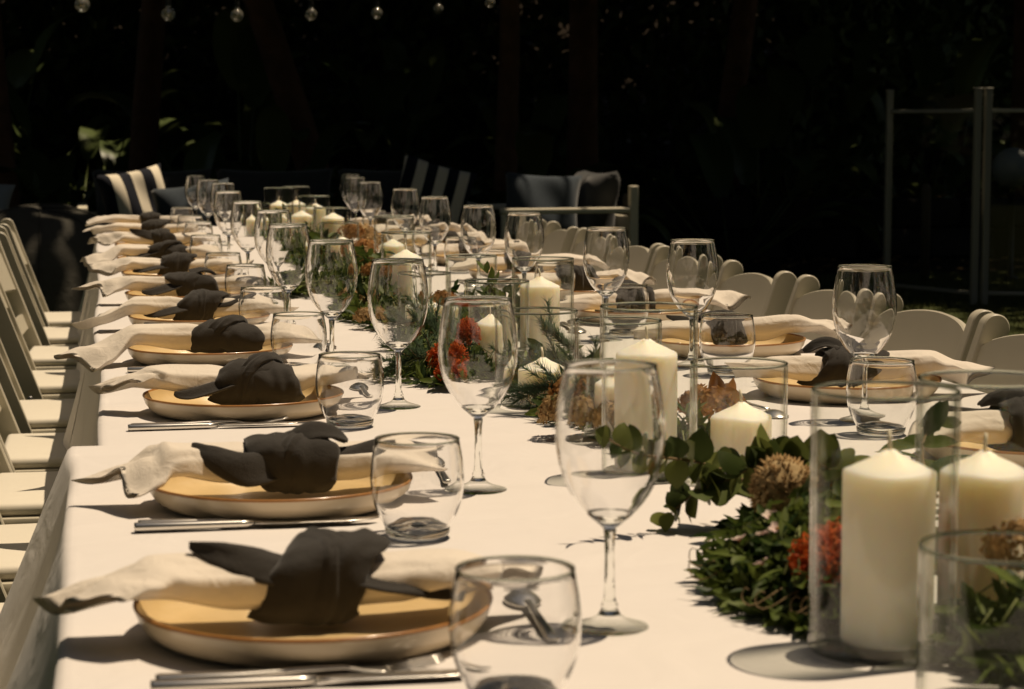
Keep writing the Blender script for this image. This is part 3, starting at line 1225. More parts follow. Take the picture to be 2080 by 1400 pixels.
# ------------------------------------------------------------------ vases and candles
def vase(loc, h, rad, label):
    t = thing('glass_vase', label, 'vase', loc, 0, 'straight glass candle vases down the table')
    th = .0026
    mb = MB()
    lathe(mb, [(rad, .006), (rad, .008), (rad, .010), (rad, h * .33), (rad, h * .66), (rad, h - .005), (rad, h - .003), (rad, h - .0015), (rad - .0008, h), (rad - th + .0008, h),
               (rad - th, h - .0015), (rad - th, h - .003), (rad - th, h - .005), (rad - th, h * .66), (rad - th, h * .33), (rad - th, .010), (rad - th, .0075)], 64)
    mb.build('wall', 'vase glass', t)
    rim_ring(t, rad - th / 2, h + .0010, .0014)
    mb = MB()
    lathe(mb, [(0, .0012), (rad - .006, .0008), (rad - .002, .0018), (rad - .0002, .0058), (rad - th - .0004, .0072), (0, .0066)], 48)
    mb.build('base', 'vase glass', t)
    return t


def candle(loc, h, rad, label, lean=0.0):
    t = thing('pillar_candle', label, 'candle', loc, random.uniform(0, 6), 'ivory pillar candles in the vases')
    mb = MB()
    ph = random.uniform(0, 6)
    prof = [(0, 0), (rad - .0015, 0), (rad, .0015)] + [(rad, .0045), (rad, h * .33), (rad, h * .66), (rad, h - .008), (rad, h - .005), (rad, h - .0035), (rad - .0006, h - .0012), (rad - .0026, h), (rad - .0045, h + .0006), (rad * .66, h + .0042), (rad * .33, h + .0090), (.0042, h + .0136), (0, h + .0142)]
    lathe(mb, prof, 40)
    mb.v = [(x * (1 + .006 * math.sin(z * 60 + ph)), y * (1 + .006 * math.sin(z * 47 + ph)), z + .0008 * math.sin(3 * math.atan2(y, x) + ph) * (z > h * .9)) for x, y, z in mb.v]
    mb.build('wax', 'wax', t)
    mb = MB()
    tube(mb, [(0, 0, h + .0125), (.0004, .0002, h + .021), (.0018 + lean, .0005, h + .028)], [.0016, .0016, .0014], 7)
    mb.build('wick', 'wick', t)
    return t


# (x, y, vase height, vase radius, candle height or None, candle radius, what singles it out)
VASES = [
    (.553, 1.425, .190, .053, .126, .0335, 'nearest, in front of the red pincushion'),
    (.660, 1.490, .188, .053, .112, .0335, 'at the right edge of the picture'),
    (.566, 1.250, .110, .053, None, 0, 'closest to the camera, out of focus'),
    (.683, 2.195, .122, .053, .058, .0335, 'behind the eucalyptus sprig'),
    (.585, 2.208, .184, .053, .128, .0335, 'behind the nearest wine glass'),
    (.624, 2.500, .142, .053, .060, .0335, 'just beyond the tall vase at the seam'),
    (.590, 2.810, .130, .053, .045, .0335, 'beside the needle sprigs'),
    (.735, 3.470, .159, .052, .108, .0335, 'right of the third red flower, tall candle'),
    (.629, 3.323, .133, .052, .060, .0335, 'between the second left wine glass and the needle sprigs'),
    (.741, 4.193, .120, .052, None, 0, 'empty one before the right tumblers'),
    (.600, 3.900, .107, .050, .040, .0335, 'low, behind the red pincushion flowers'),
    (.629, 4.330, .161, .052, .105, .0335, 'behind the third left wine glass'),
    (.756, 5.425, .150, .052, .070, .0335, 'right of the dried brown flowers, middle distance'),
    (.649, 5.719, .121, .052, .062, .0335, 'above the bundle of green stems'),
    (.685, 6.270, .140, .052, .105, .0335, 'full one left of the brown flowers'),
    (.640, 6.75, .130, .052, .095, .0335, 'fourth from the far end'),
    (.720, 7.10, .150, .052, .105, .0335, 'third from the far end'),
    (.640, 7.55, .165, .052, .100, .0335, 'second from the far end'),
    (.730, 7.85, .160, .052, .090, .0335, 'last at the far end'),
    (.540, 7.30, .120, .050, .060, .0335, 'leftmost at the far end, low'),
]
for (x, y, h, rv, hc, rc, what) in VASES:
    vase((x, y, tz(y)), h, rv, 'clear glass vase ' + what)
    if hc:
        candle((x + random.uniform(-.006, .006), y + random.uniform(-.004, .004), tz(y) + .0075), hc, rc,
               'ivory candle in the vase ' + what, random.uniform(-.002, .002))

# ------------------------------------------------------------------ leaves and flowers of the table runner
def leaf_mesh(name, L, W, m, cup=.25, bend=.2, round_=1.0, n=6):
    """a leaf along +x with a folded midrib: two rows of quads"""
    mb = MB()
    vs_ = []
    for i in range(n + 1):
        u = i / n
        w = W * (math.sin(math.pi * min(1, u ** round_ * .96 + .04)) ** .75) * (1 if i < n else .02)
        z = -bend * L * u * u
        for v in (-1, -.45, 0, .45, 1):
            vs_.append((L * u, v * w, z + cup * w * abs(v) ** 1.4))
    fs = []
    for i in range(n):
        for q in range(4):
            a = i * 5 + q
            fs.append((a, a + 5, a + 6, a + 1))
    mb.add(vs_, fs)
    return mb.mesh(name, m)


EU = [leaf_mesh('leaf', .029, .0155, 'eucalyptus leaf', .18, .10, .8), leaf_mesh('leaf', .025, .0145, 'eucalyptus leaf', .30, .25, .75), leaf_mesh('leaf', .033, .0150, 'eucalyptus leaf', .15, .25, .9)]
FI = [leaf_mesh('leaf', .028, .0040, 'filler leaf', .3, .35, 1, 4), leaf_mesh('leaf', .020, .0055, 'filler leaf', .3, .2, 1, 4)]
BR = [leaf_mesh('leaf', .055, .020, 'brown leaf', .3, .25, 1.0), leaf_mesh('leaf', .045, .018, 'brown leaf', .4, .4, .9)]
DK = [leaf_mesh('leaf', .055, .015, 'filler leaf', .25, .2, 1)]


def bez(P, u):
    P = [Vector(p) for p in P]
    while len(P) > 1:
        P = [a.lerp(b, u) for a, b in zip(P, P[1:])]
    return P[0]


def sprig(name, label, cat, pts, meshes, n, stem_mat, stem_r, spread=(.9, 1.5), scale=(.7, 1.1), group=None, seed=0, pairs=True, droop=0):
    """a cut sprig: stem, and every leaf an object of its own"""
    r = random.Random(seed)
    base = Vector(pts[0])
    t = thing(name, label, cat, base, 0, group)
    L = [bez(pts, i / 14) - base for i in range(15)]
    mb = MB()
    tube(mb, L, [stem_r * (1 - .65 * i / 14) for i in range(15)], 6)
    mb.build('stem', stem_mat, t)
    k = 0
    steps = n // 2 if pairs else n
    for i in range(steps):
        u = .08 + .92 * (i + .5) / steps
        p = bez(pts, u) - base
        d = (bez(pts, min(1, u + .03)) - bez(pts, max(0, u - .03))).normalized()
        side = d.cross(Vector((0, 0, 1))).normalized()
        upv = side.cross(d)
        ang0 = r.uniform(0, math.pi)
        for q in range(2 if pairs else 1):
            th = ang0 + math.pi * q + r.uniform(-.4, .4)
            out = side * math.cos(th) + upv * math.sin(th)
            sp = r.uniform(*spread)
            if u > .96:
                sp *= .4
            dirv = (d * math.cos(sp) + out * math.sin(sp) - Vector((0, 0, droop))).normalized()
            nz = dirv.cross(d.cross(dirv)).normalized() if d.cross(dirv).length > .01 else Vector((0, 0, 1))
            nz = (nz + Vector((r.uniform(-.9, .9), r.uniform(-1.2, .5), r.uniform(-.4, .9)))).normalized()
            yv = nz.cross(dirv).normalized()
            nz = dirv.cross(yv)
            M = Matrix((dirv, yv, nz)).transposed().to_4x4()
            s = r.uniform(*scale) * (1 - .35 * u)
            # keep leaf above the cloth
            tip = p + base + dirv * .03 * s
            o = link('leaf', meshes[r.randrange(len(meshes))], t)
            zlift = max(0, TOP + .004 - tip.z)
            o.matrix_local = Matrix.Translation(p + Vector((0, 0, min(.02, zlift)))) @ M @ Matrix.Scale(s, 4)
            k += 1
    return t


def scatter_leaves(mb, n, fpos, L, W, r, flat=.0, mi=0):
    """many small leaves in one mesh: fpos(r) -> (point, outward direction)"""
    for _ in range(n):
        p, d = fpos(r)
        d = Vector(d).normalized()
        s = r.uniform(.6, 1.25)
        side = d.cross(Vector((r.uniform(-1, 1), r.uniform(-1, 1), r.uniform(.2, 1)))).normalized()
        nz = side.cross(d)
        p = Vector(p)
        l, w = L * s, W * s
        b = r.uniform(-.1, .35)
        q = [p, p + d * l * .35 + side * w - nz * b * l * .12, p + d * l * .35 - side * w - nz * b * l * .12, p + d * l * .36 - nz * (b * l * .12 + w * .35),
             p + d * l * .72 + side * w * .75 - nz * b * l * .5, p + d * l * .72 - side * w * .75 - nz * b * l * .5, p + d * l * .73 - nz * (b * l * .5 + w * .25), p + d * l - nz * b * l]
        q = [Vector((a.x, a.y, max(a.z, TOP + .002))) for a in q]
        mb.add(q, [(0, 3, 1), (0, 2, 3), (1, 3, 6, 4), (3, 2, 5, 6), (4, 6, 7), (6, 5, 7)], mi)


def clump(name, label, loc, rad, n, m, L, W, seed, group='greenery clumps down the table', hgt=.05, extra=30, twigs=14, curls=0):
    """a low mound of leafy cuttings"""
    r = random.Random(seed)
    t = thing(name, label, 'greenery', loc, 0, group)
    ax, ay = rad
    mb = MB()

    def fpos(rr):
        a = rr.uniform(0, 6.283)
        q = rr.random() ** .6
        x, y = ax * q * math.cos(a), ay * q * math.sin(a)
        z = TOP - loc[2] + .003 + hgt * max(0, 1 - q ** 2) * rr.uniform(.1, 1.0) * (.65 + .5 * math.sin(x * 95 + seed) * math.sin(y * 70 + seed))
        d = (math.cos(a) * .7 * q + rr.uniform(-1, 1), math.sin(a) * .7 * q + rr.uniform(-1, 1), rr.uniform(-.5, 1.0))
        return (x + rr.uniform(-.008, .008), y + rr.uniform(-.008, .008), z + loc[2]), d

    def f2(rr):
        p, d = fpos(rr)
        return p, d
    scatter_leaves(mb, n, f2, L, W, r)
    mb.v = [(x, y, z - loc[2]) for x, y, z in mb.v]
    o = mb.build('foliage', m, t)
    o['kind'] = 'stuff'
    # stems
    for _ in range(twigs):
        a = r.uniform(0, 6.283)
        p0 = Vector((ax * .25 * r.uniform(-1, 1), ay * .25 * r.uniform(-1, 1), .006 + r.uniform(0, .015)))
        p1 = Vector((ax * .98 * math.cos(a), ay * .98 * math.sin(a), .006 + r.uniform(0, hgt * .5)))
        mb = MB()
        tube(mb, [p0, p0.lerp(p1, .5) + Vector((0, 0, hgt * .4)), p1], [.0013, .0011, .0006], 5)
        mb.build('stem', 'green stem', t)
    for _ in range(curls):                   # dry curled tendrils lying out on the cloth
        a = r.uniform(1.9, 4.4)
        p0 = Vector((ax * .8 * math.cos(a), ay * .8 * math.sin(a), .012))
        d0 = Vector((math.cos(a), math.sin(a) * .5, 0))
        pts = []
        w = r.uniform(.006, .012)
        for i in range(14):
            u = i / 13
            pts.append(p0 + d0 * .045 * u + Vector((w * math.sin(7 * u), w * math.cos(7 * u) - w, .004 + .012 * math.sin(5 * u) ** 2)))
        mb = MB()
        tube(mb, pts, [.0008 - .0004 * i / 13 for i in range(14)], 4)
        mb.build('tendril', 'twig', t)
    ms = FI if m == 'filler leaf' else DK
    for _ in range(extra):
        a = r.uniform(0, 6.283)
        q = r.uniform(.7, 1.0)
        o = link('leaf', ms[r.randrange(len(ms))], t)
        o.location = (ax * q * math.cos(a), ay * q * math.sin(a), .006 + r.uniform(0, hgt * .45))
        o.rotation_euler = (r.uniform(-.6, .6), r.uniform(-.5, .15), a + r.uniform(-.9, .9))
        s = r.uniform(.7, 1.2)
        o.scale = (s, s, s)
    return t


def needle_sprig(label, pts, n, seed, L=.022, m='needle leaf'):
    r = random.Random(seed)
    base = Vector(pts[0])
    t = thing('needle_sprig', label, 'sprig', base, 0, 'feathery needle sprigs down the table')
    stems, nd = MB(), MB()

    def needles(path, k, ln):
        for i in range(k):
            u = (i + r.random()) / k
            s = u * (len(path) - 1)
            a = min(int(s), len(path) - 2)
            p = path[a].lerp(path[a + 1], s - a)
            d = (path[a + 1] - path[a]).normalized()
            o = Vector((r.uniform(-1, 1), r.uniform(-1, 1), r.uniform(-.6, 1))).normalized()
            d2 = (d * .9 + o * .8).normalized()
            l = ln * r.uniform(.6, 1.15)
            q = p + d2 * l
            q.z = max(q.z, TOP - base.z + .003)
            sd = d2.orthogonal().normalized() * .00055
            sd2 = d2.cross(sd).normalized() * .00055
            nd.add([p + sd, p - sd * .5 + sd2, p - sd * .5 - sd2, q], [(0, 1, 3), (1, 2, 3), (2, 0, 3)])
    main = [bez(pts, i / 12) - base for i in range(13)]
    tube(stems, main, [.0016 - .00008 * i for i in range(13)], 5)
    needles(main, n, L)
    for b in range(12):
        u = .12 + .85 * b / 12
        p = bez(pts, u) - base
        d = (bez(pts, min(1, u + .05)) - bez(pts, u - .05)).normalized()
        o = Vector((r.uniform(-1, 1), r.uniform(-1, 1), r.uniform(-.2, .9))).normalized()
        e = (d + o * .8).normalized()
        l = r.uniform(.03, .06)
        path = [p, p + e * l * .5 + Vector((0, 0, .002)), p + e * l + Vector((0, 0, r.uniform(-.004, .01)))]
        for q in path:
            q.z = max(q.z, TOP - base.z + .003)
        tube(stems, path, [.0009, .0007, .0004], 4)
        needles(path, n // 4, L * .85)
    stems.build('stem', 'twig', t)
    nd.build('needles', m, t)['kind'] = 'stuff'
    return t


def pincushion(loc, rad, label, seed):
    r = random.Random(seed)
    t = thing('pincushion_flower', label, 'flower', loc, 0, 'red pincushion flowers down the table')
    mb = MB()
    lathe(mb, [(0, -rad * .5), (rad * .35, -rad * .42), (rad * .5, 0), (rad * .36, rad * .38), (0, rad * .5)], 18)
    mb.build('core', 'flower core', t)
    mb = MB()
    for k in range(330):
        z = r.uniform(-.35, 1)
        a = r.uniform(0, 6.283)
        s = math.sqrt(1 - z * z) if abs(z) < 1 else 0
        d = Vector((s * math.cos(a), s * math.sin(a), z))
        tw = d.orthogonal().normalized()
        tw = (Matrix.Rotation(r.uniform(0, 6.28), 3, d) @ tw)
        l = rad * r.uniform(.85, 1.15)
        c = r.uniform(.15, .75)
        p = [d * rad * .35, d * l * .75 + tw * l * .10 * c, d * l * (1.0 - .06 * c) + tw * l * .42 * c, d * l * (.86 - .1 * c) + tw * l * .75 * c]
        tube(mb, p, [.0008, .0008, .0007, .0006], 3, caps=False)
    mb.build('styles', 'red style', t)['kind'] = 'stuff'
    return t


def allium(loc, rad, label):
    r = random.Random(5)
    t = thing('dried_seed_head', label, 'flower', loc)
    bm = bmesh.new()
    bmesh.ops.create_icosphere(bm, subdivisions=4, radius=rad * .86)
    mb = MB()
    bm.verts.index_update()
    mb.add([v.co * (1 + r.uniform(-.05, .05)) for v in bm.verts], [[v.index for v in f.verts] for f in bm.faces])
    bm.free()
    mb.build('core', 'allium', t)
    mb = MB()
    for k in range(700):
        z = r.uniform(-1, 1)
        a = r.uniform(0, 6.283)
        s = math.sqrt(1 - z * z)
        d = Vector((s * math.cos(a), s * math.sin(a), z))
        o = (Matrix.Rotation(r.uniform(0, 6.28), 3, d) @ d.orthogonal().normalized())
        q = d.cross(o)
        p = d * rad * r.uniform(.82, .92)
        l = rad * r.uniform(.10, .2)
        w = rad * .05
        mb.add([p + o * w, p - o * w * .5 + q * w, p - o * w * .5 - q * w, p + d * l + o * r.uniform(-.04, .04) * rad], [(0, 1, 3), (1, 2, 3), (2, 0, 3)])
    mb.build('seeds', 'dried floret', t)['kind'] = 'stuff'
    mb = MB()
    tube(mb, [(0, 0, -rad * .8), (.01, .02, -rad * 1.1), (.03, .05, TOP + .006 - loc[2])], .0018, 6)
    mb.build('stem', 'twig', t)
    return t


def hydrangea(loc, rad, label, seed, m='dried floret', n=170, flat=.7):
    r = random.Random(seed)
    t = thing('dried_hydrangea', label, 'flower', loc, 0, 'dried brown flower heads down the table')
    mb = MB()
    for k in range(n):
        z = r.uniform(-.3, 1)
        a = r.uniform(0, 6.283)
        s = math.sqrt(max(0, 1 - z * z))
        d = Vector((s * math.cos(a), s * math.sin(a), z * flat)).normalized()
        p = Vector((s * math.cos(a), s * math.sin(a), z * flat)) * rad * r.uniform(.7, 1)
        o = (Matrix.Rotation(r.uniform(0, 6.28), 3, d) @ d.orthogonal().normalized())
        q = d.cross(o)
        ps = rad * r.uniform(.15, .24)
        for e in range(4):
            c, si = math.cos(e * math.pi / 2), math.sin(e * math.pi / 2)
            u = o * c + q * si
            w = q * c - o * si
            cu = r.uniform(-.1, .5)
            pts = [p, p + u * ps * .6 + w * ps * .42 + d * cu * ps * .3, p + u * ps + d * cu * ps, p + u * ps * .6 - w * ps * .42 + d * cu * ps * .3]
            pts = [Vector((v.x, v.y, max(v.z, TOP + .002 - loc[2]))) for v in pts]
            mb.add(pts, [(0, 1, 2), (0, 2, 3)])
    mb.build('florets', m, t)['kind'] = 'stuff'
    mb = MB()
    tube(mb, [(0, 0, rad * .3), (0, 0, -rad * .1), (.02, .04, TOP + .005 - loc[2])], .002, 6)
    mb.build('stem', 'twig', t)
    return t


def white_flower(loc, rad, label, seed):
    r = random.Random(seed)
    t = thing('wax_flower', label, 'flower', loc, r.uniform(0, 6), 'tiny pale flowers in the greenery')
    t.rotation_euler = (r.uniform(-.6, .6), r.uniform(-.6, .6), r.uniform(0, 6))
    me = leaf_mesh('petal', rad, rad * .5, 'white petal', .3, -.1, .6, 4)
    for k in range(5):
        o = link('petal', me, t)
        o.rotation_euler = (0, -.35, k * 2 * math.pi / 5)
    mb = MB()
    lathe(mb, [(0, -.001), (rad * .2, 0), (rad * .22, rad * .12), (0, rad * .2)], 10)
    mb.build('centre', 'brown leaf', t)
    return t


Z = TOP
# front cluster beside the nearest vase
clump('greenery_clump', 'dense dark green leafy clump left of the nearest candle vase', (.556, 1.605, Z), (.064, .135), 2100, 'filler leaf', .025, .0038, 11, hgt=.085, extra=90, curls=7)
clump('greenery_clump', 'dark greenery between the two nearest vases at the right', (.645, 1.37, Z), (.055, .075), 700, 'filler leaf', .026, .0055, 12, hgt=.065, extra=24)
clump('greenery_clump', 'leafy greens behind the dried seed head', (.66, 1.80, Z), (.09, .12), 700, 'filler leaf', .028, .007, 13, hgt=.06, extra=30)
G_EU = 'eucalyptus sprigs'
sprig('eucalyptus_sprig', 'short eucalyptus sprig reaching left across the tall candle behind the nearest wine glass', 'sprig',
      [(.62, 1.93, Z + .02), (.57, 1.91, Z + .085), (.51, 1.89, Z + .055), (.452, 1.865, Z + .098)], EU, 26, 'twig', .002, seed=1, scale=(.8, 1.25), group=G_EU)
sprig('eucalyptus_sprig', 'eucalyptus sprig rising highest behind the dried seed head', 'sprig',
      [(.70, 1.84, Z + .02), (.66, 1.84, Z + .085), (.61, 1.84, Z + .088), (.572, 1.84, Z + .060)], EU, 40, 'twig', .002, seed=2, scale=(.95, 1.45), group=G_EU)
sprig('eucalyptus_sprig', 'eucalyptus sprig hanging low left of the dried seed head', 'sprig',
      [(.66, 1.89, Z + .02), (.61, 1.90, Z + .060), (.56, 1.90, Z + .055), (.522, 1.90, Z + .012)], EU, 38, 'twig', .002, seed=3, scale=(.85, 1.3), group=G_EU)
sprig('eucalyptus_sprig', 'eucalyptus sprig leaning right behind the nearest candle vase', 'sprig',
      [(.62, 1.84, Z + .02), (.66, 1.86, Z + .06), (.71, 1.86, Z + .065), (.76, 1.86, Z + .04)], EU, 26, 'twig', .002, seed=8, scale=(.9, 1.3), group=G_EU)
sprig('eucalyptus_sprig', 'dark broad-leaved sprig just right of the nearest tall candle', 'sprig',
      [(.80, 1.92, Z + .02), (.80, 1.99, Z + .05), (.83, 2.03, Z + .08), (.86, 2.05, Z + .07)], DK, 12, 'twig', .002, seed=4, scale=(.7, 1.1), group='eucalyptus sprigs')
allium((.588, 1.755, Z + .062), .031, 'round brown dried seed head above the dark greenery')
pincushion((.548, 1.520, Z + .045), .030, 'red pincushion flower left of the nearest candle', 21)
pincushion((.590, 1.555, Z + .052), .028, 'red pincushion flower seen through the nearest vase', 22)
for k, (x, y, z) in enumerate([(.500, 1.60, .050), (.515, 1.585, .056), (.528, 1.59, .060), (.505, 1.555, .040), (.535, 1.63, .062)]):
    white_flower((x, y, Z + z), .008, ['pale flower at the left of the dark greenery clump', 'pale flower highest in the middle of the greenery', 'pale pink flower beside the red pincushion', 'small drooping pale flower lowest in the clump', 'pale flower right under the dried seed head'][k], 50 + k)
hydrangea((.655, 1.40, Z + .075), .034, 'dried brown flower head behind the closest out-of-focus vase', 31)
hydrangea((.560, 2.505, Z + .028), .036, 'dried brown flower head seen through the nearest wine glass', 32)
hydrangea((.600, 2.44, Z + .03), .030, 'dried brown flower head against the seam vase', 33)
hydrangea((.735, 2.50, Z + .035), .036, 'dried orange-brown flower head right of the tall seam vase', 34, 'brown leaf', 200)
sprig('brown_leaf_sprig', 'curled orange-brown leaves beside the short candle', 'sprig',
      [(.70, 2.46, Z + .01), (.73, 2.50, Z + .04), (.76, 2.54, Z + .05), (.785, 2.56, Z + .03)], BR, 9, 'twig', .002, seed=6, spread=(.5, 1.2), scale=(.8, 1.1), pairs=False)
# needle sprigs
needle_sprig('feathery sprig spreading left in front of the low candle', [(.70, 2.98, Z + .01), (.66, 2.98, Z + .05), (.62, 3.0, Z + .04), (.575, 3.03, Z + .012)], 420, 41)
needle_sprig('feathery sprig standing up against the low candle', [(.72, 2.95, Z + .01), (.68, 2.95, Z + .05), (.66, 2.96, Z + .07), (.64, 2.98, Z + .085)], 340, 42)
needle_sprig('feathery sprig lowest on the cloth by the seam', [(.70, 2.90, Z + .008), (.66, 2.88, Z + .03), (.63, 2.88, Z + .03), (.60, 2.90, Z + .01)], 340, 43)
needle_sprig('feathery sprig left of the red pincushion flowers', [(.54, 3.10, Z + .01), (.49, 3.11, Z + .04), (.46, 3.12, Z + .04), (.425, 3.13, Z + .012)], 340, 44)
needle_sprig('feathery sprig pointing up by the second wine glass', [(.55, 3.30, Z + .01), (.54, 3.33, Z + .05), (.53, 3.36, Z + .07), (.51, 3.38, Z + .09)], 300, 45)
clump('greenery_clump', 'dark greenery round the red flowers behind the second wine glass', (.52, 3.16, Z), (.075, .16), 620, 'filler leaf', .030, .0045, 14, hgt=.06, extra=24)
pincushion((.505, 3.07, Z + .035), .028, 'red pincushion flower by the third wine glass stem', 23)
pincushion((.545, 3.16, Z + .06), .028, 'red pincushion flower seen in the second wine glass', 24)
pincushion((.50, 3.02, Z + .02), .020, 'small red pincushion flower lying on the cloth', 25)
# middle distance
clump('greenery_clump', 'bushy greenery behind the fourth left wine glass', (.545, 4.30, Z), (.07, .40), 900, 'filler leaf', .034, .007, 15, hgt=.06, extra=30)
clump('greenery_clump', 'greenery reaching left below the fifth wine glass', (.50, 4.86, Z), (.12, .16), 700, 'filler leaf', .034, .006, 16, hgt=.055, extra=24)
clump('greenery_clump', 'tall greenery before the candle of the third wine glass', (.60, 4.80, Z), (.06, .26), 600, 'filler leaf', .036, .008, 17, hgt=.10, extra=16)
clump('greenery_clump', 'dark leaves in the vase row right of the second wine glass', (.71, 3.78, Z), (.06, .10), 420, 'filler leaf', .038, .010, 18, hgt=.10, extra=14)
hydrangea((.512, 4.24, Z + .03), .034, 'dried brown flower head at the left edge of the greenery', 35)
hydrangea((.50, 3.95, Z + .02), .028, 'small dried flower head lying beyond the third wine glass', 36)
hydrangea((.640, 3.93, Z + .05), .030, 'dried orange-brown flower head behind the low vase', 37, 'brown leaf')
for k, (x, y, ax_, ay_, hg, lab) in enumerate([(.655, 2.33, .05, .07, .05, 'small greens between the two candles behind the eucalyptus'), (.64, 2.66, .07, .10, .05, 'dark greens between the seam vase and the low candle'),
        (.66, 3.02, .07, .12, .05, 'greens under the feathery needle sprigs'), (.58, 3.52, .08, .16, .06, 'greens just beyond the red pincushion flowers'), (.68, 4.05, .07, .16, .06, 'greens between the middle vases'),
        (.66, 5.2, .10, .30, .07, 'greens among the middle-distance candles'), (.68, 6.7, .09, .35, .08, 'greens among the last candles')]):
    clump('greenery_clump', lab, (x, y, Z), (ax_, ay_), 420, 'filler leaf', .032, .0052 + .0008 * (k % 3), 120 + k, hgt=hg, extra=14, curls=2)
for k, (x, y, z, lab) in enumerate([(.61, 2.70, .03, 'dried flower head in the dark greens past the seam vase'), (.55, 3.55, .03, 'dried flower head beyond the red flowers'), (.60, 4.62, .06, 'dried flower head above the bushy greenery'), (.63, 5.05, .07, 'dried flower head left of the middle candles')]):
    hydrangea((x, y, Z + z), .032, lab, 160 + k, 'dried floret' if k % 2 else 'brown leaf', 150)
needle_sprig('feathery sprig poking out past the seam vase', [(.66, 2.70, Z + .01), (.61, 2.70, Z + .05), (.58, 2.72, Z + .04), (.545, 2.74, Z + .015)], 340, 46)
needle_sprig('feathery sprig beyond the red flowers reaching left', [(.60, 3.50, Z + .01), (.55, 3.52, Z + .06), (.52, 3.55, Z + .05), (.48, 3.58, Z + .015)], 340, 47)
# bundle of cut stems lying across the cloth
bd = thing('stem_bundle', 'bundle of cut green stems lying across the cloth', 'stems', (.36, 4.80, Z))
for k in range(26):
    mb = MB()
    y = random.uniform(-.05, .06)
    z = random.uniform(.004, .026)
    tube(mb, [(random.uniform(0, .05), y, z), (.12, y * .8, z + random.uniform(0, .008)), (.26, y * .5 + random.uniform(-.02, .02), z + .006)], [.0024, .0022, .0016], 6)
    mb.build('stem', 'green stem', bd)
# far runner
clump('greenery_clump', 'greenery between the far candles', (.62, 6.0, Z), (.08, .42), 700, 'filler leaf', .040, .009, 19, hgt=.08, extra=10)
clump('greenery_clump', 'greenery at the far end of the table', (.64, 7.4, Z), (.09, .45), 600, 'filler leaf', .042, .010, 20, hgt=.08, extra=10)
for k, (x, y, z) in enumerate([(.70, 5.60, .05), (.76, 5.9, .05), (.72, 6.05, .07), (.80, 6.4, .05), (.66, 5.25, .04), (.72, 7.2, .06)]):
    hydrangea((x, y, Z + z), .042, ['dried brown flower head just before the full candle', 'dried brown flower head right of the full candle', 'tallest dried flower head among the far candles', 'dried brown flower head by the right far wine glasses', 'dried brown flower head above the green stems', 'dried brown flower head at the far end'][k], 60 + k, 'dried floret' if k % 2 else 'brown leaf', 120)

# ================================================================== LOUNGE BEHIND THE TABLE
def cushion(name, label, w, h, d, m, loc, rot, group=None, parent=None):
    mb = MB()
    n = 20

    def fn(sgn):
        def g(i, j):
            u, v = -1 + 2 * i / (n - 1), -1 + 2 * j / (n - 1)
            t = ((1 - u ** 4) * (1 - v ** 4)) ** .55
            pin = 1 - .09 * (1 - abs(u) ** 2) * abs(v) ** 3 - 0
            pin2 = 1 - .09 * (1 - abs(v) ** 2) * abs(u) ** 3
            cr = .012 * math.sin(5 * u + 3 * v) * t
            return (u * w / 2 * pin2, sgn * (t * d / 2 + .003) + cr, v * h / 2 * pin)
        return g
    grid(mb, n, n, fn(-1))
    grid(mb, n, n, fn(1))
    o = mb.build(name, m, parent)
    bm = bmesh.new()
    bm.from_mesh(o.data)
    bmesh.ops.remove_doubles(bm, verts=bm.verts, dist=.0065)
    bmesh.ops.recalc_face_normals(bm, faces=bm.faces)
    bm.to_mesh(o.data)
    bm.free()
    o.location = loc
    o.rotation_euler = rot
    if label:
        tag(o, label, 'cushion', group)
    return o


def sofa(name, label, cat, loc, rz, w, seats, arm=True):
    t = thing(name, label, cat, loc, rz)
    # facing -y; frame of square tube
    d, hb = .78, .62
    for sx in (-1, 1):
        for y, hh in ((-d / 2, .62), (d / 2, .62 if seats > 1 else .78)):
            mb = MB()
            rbox(mb, (sx * w / 2 - .025, y - .025, 0), (sx * w / 2 + .025, y + .025, hh), .006)
            mb.build('leg', 'sofa frame', t, smooth=False)
        mb = MB()
        rbox(mb, (sx * w / 2 - .03, -d / 2 - .03, .622), (sx * w / 2 + .03, d / 2 + (.03 if seats > 1 else -.027), .655), .008)
        mb.build('armrest', 'sofa frame', t, smooth=False)
    for y in (-d / 2, d / 2):
        mb = MB()
        rbox(mb, (-w / 2 + .027, y - .02, .22), (w / 2 - .027, y + .02, .28), .006)
        mb.build('rail', 'sofa frame', t, smooth=False)
    mb = MB()
    rbox(mb, (-w / 2 + .027, d / 2 - .018, .52), (w / 2 - .027, d / 2 + .018, .60), .006)
    mb.build('back_rail', 'sofa frame', t, smooth=False)
    sw = (w - .08) / seats
    for k in range(seats):
        x0 = -w / 2 + .04 + k * sw
        mb = MB()
        rbox(mb, (x0 + .006, -d / 2 + .03, .285), (x0 + sw - .006, d / 2 - .06, .44), .04, 3)
        mb.build('seat_cushion', 'sofa fabric', t)
        c = cushion('back_cushion', None, sw - .02, .46, .18, 'sofa fabric', (x0 + sw / 2, d / 2 - .13, .64), (R(-12), 0, 0), parent=t)
    return t


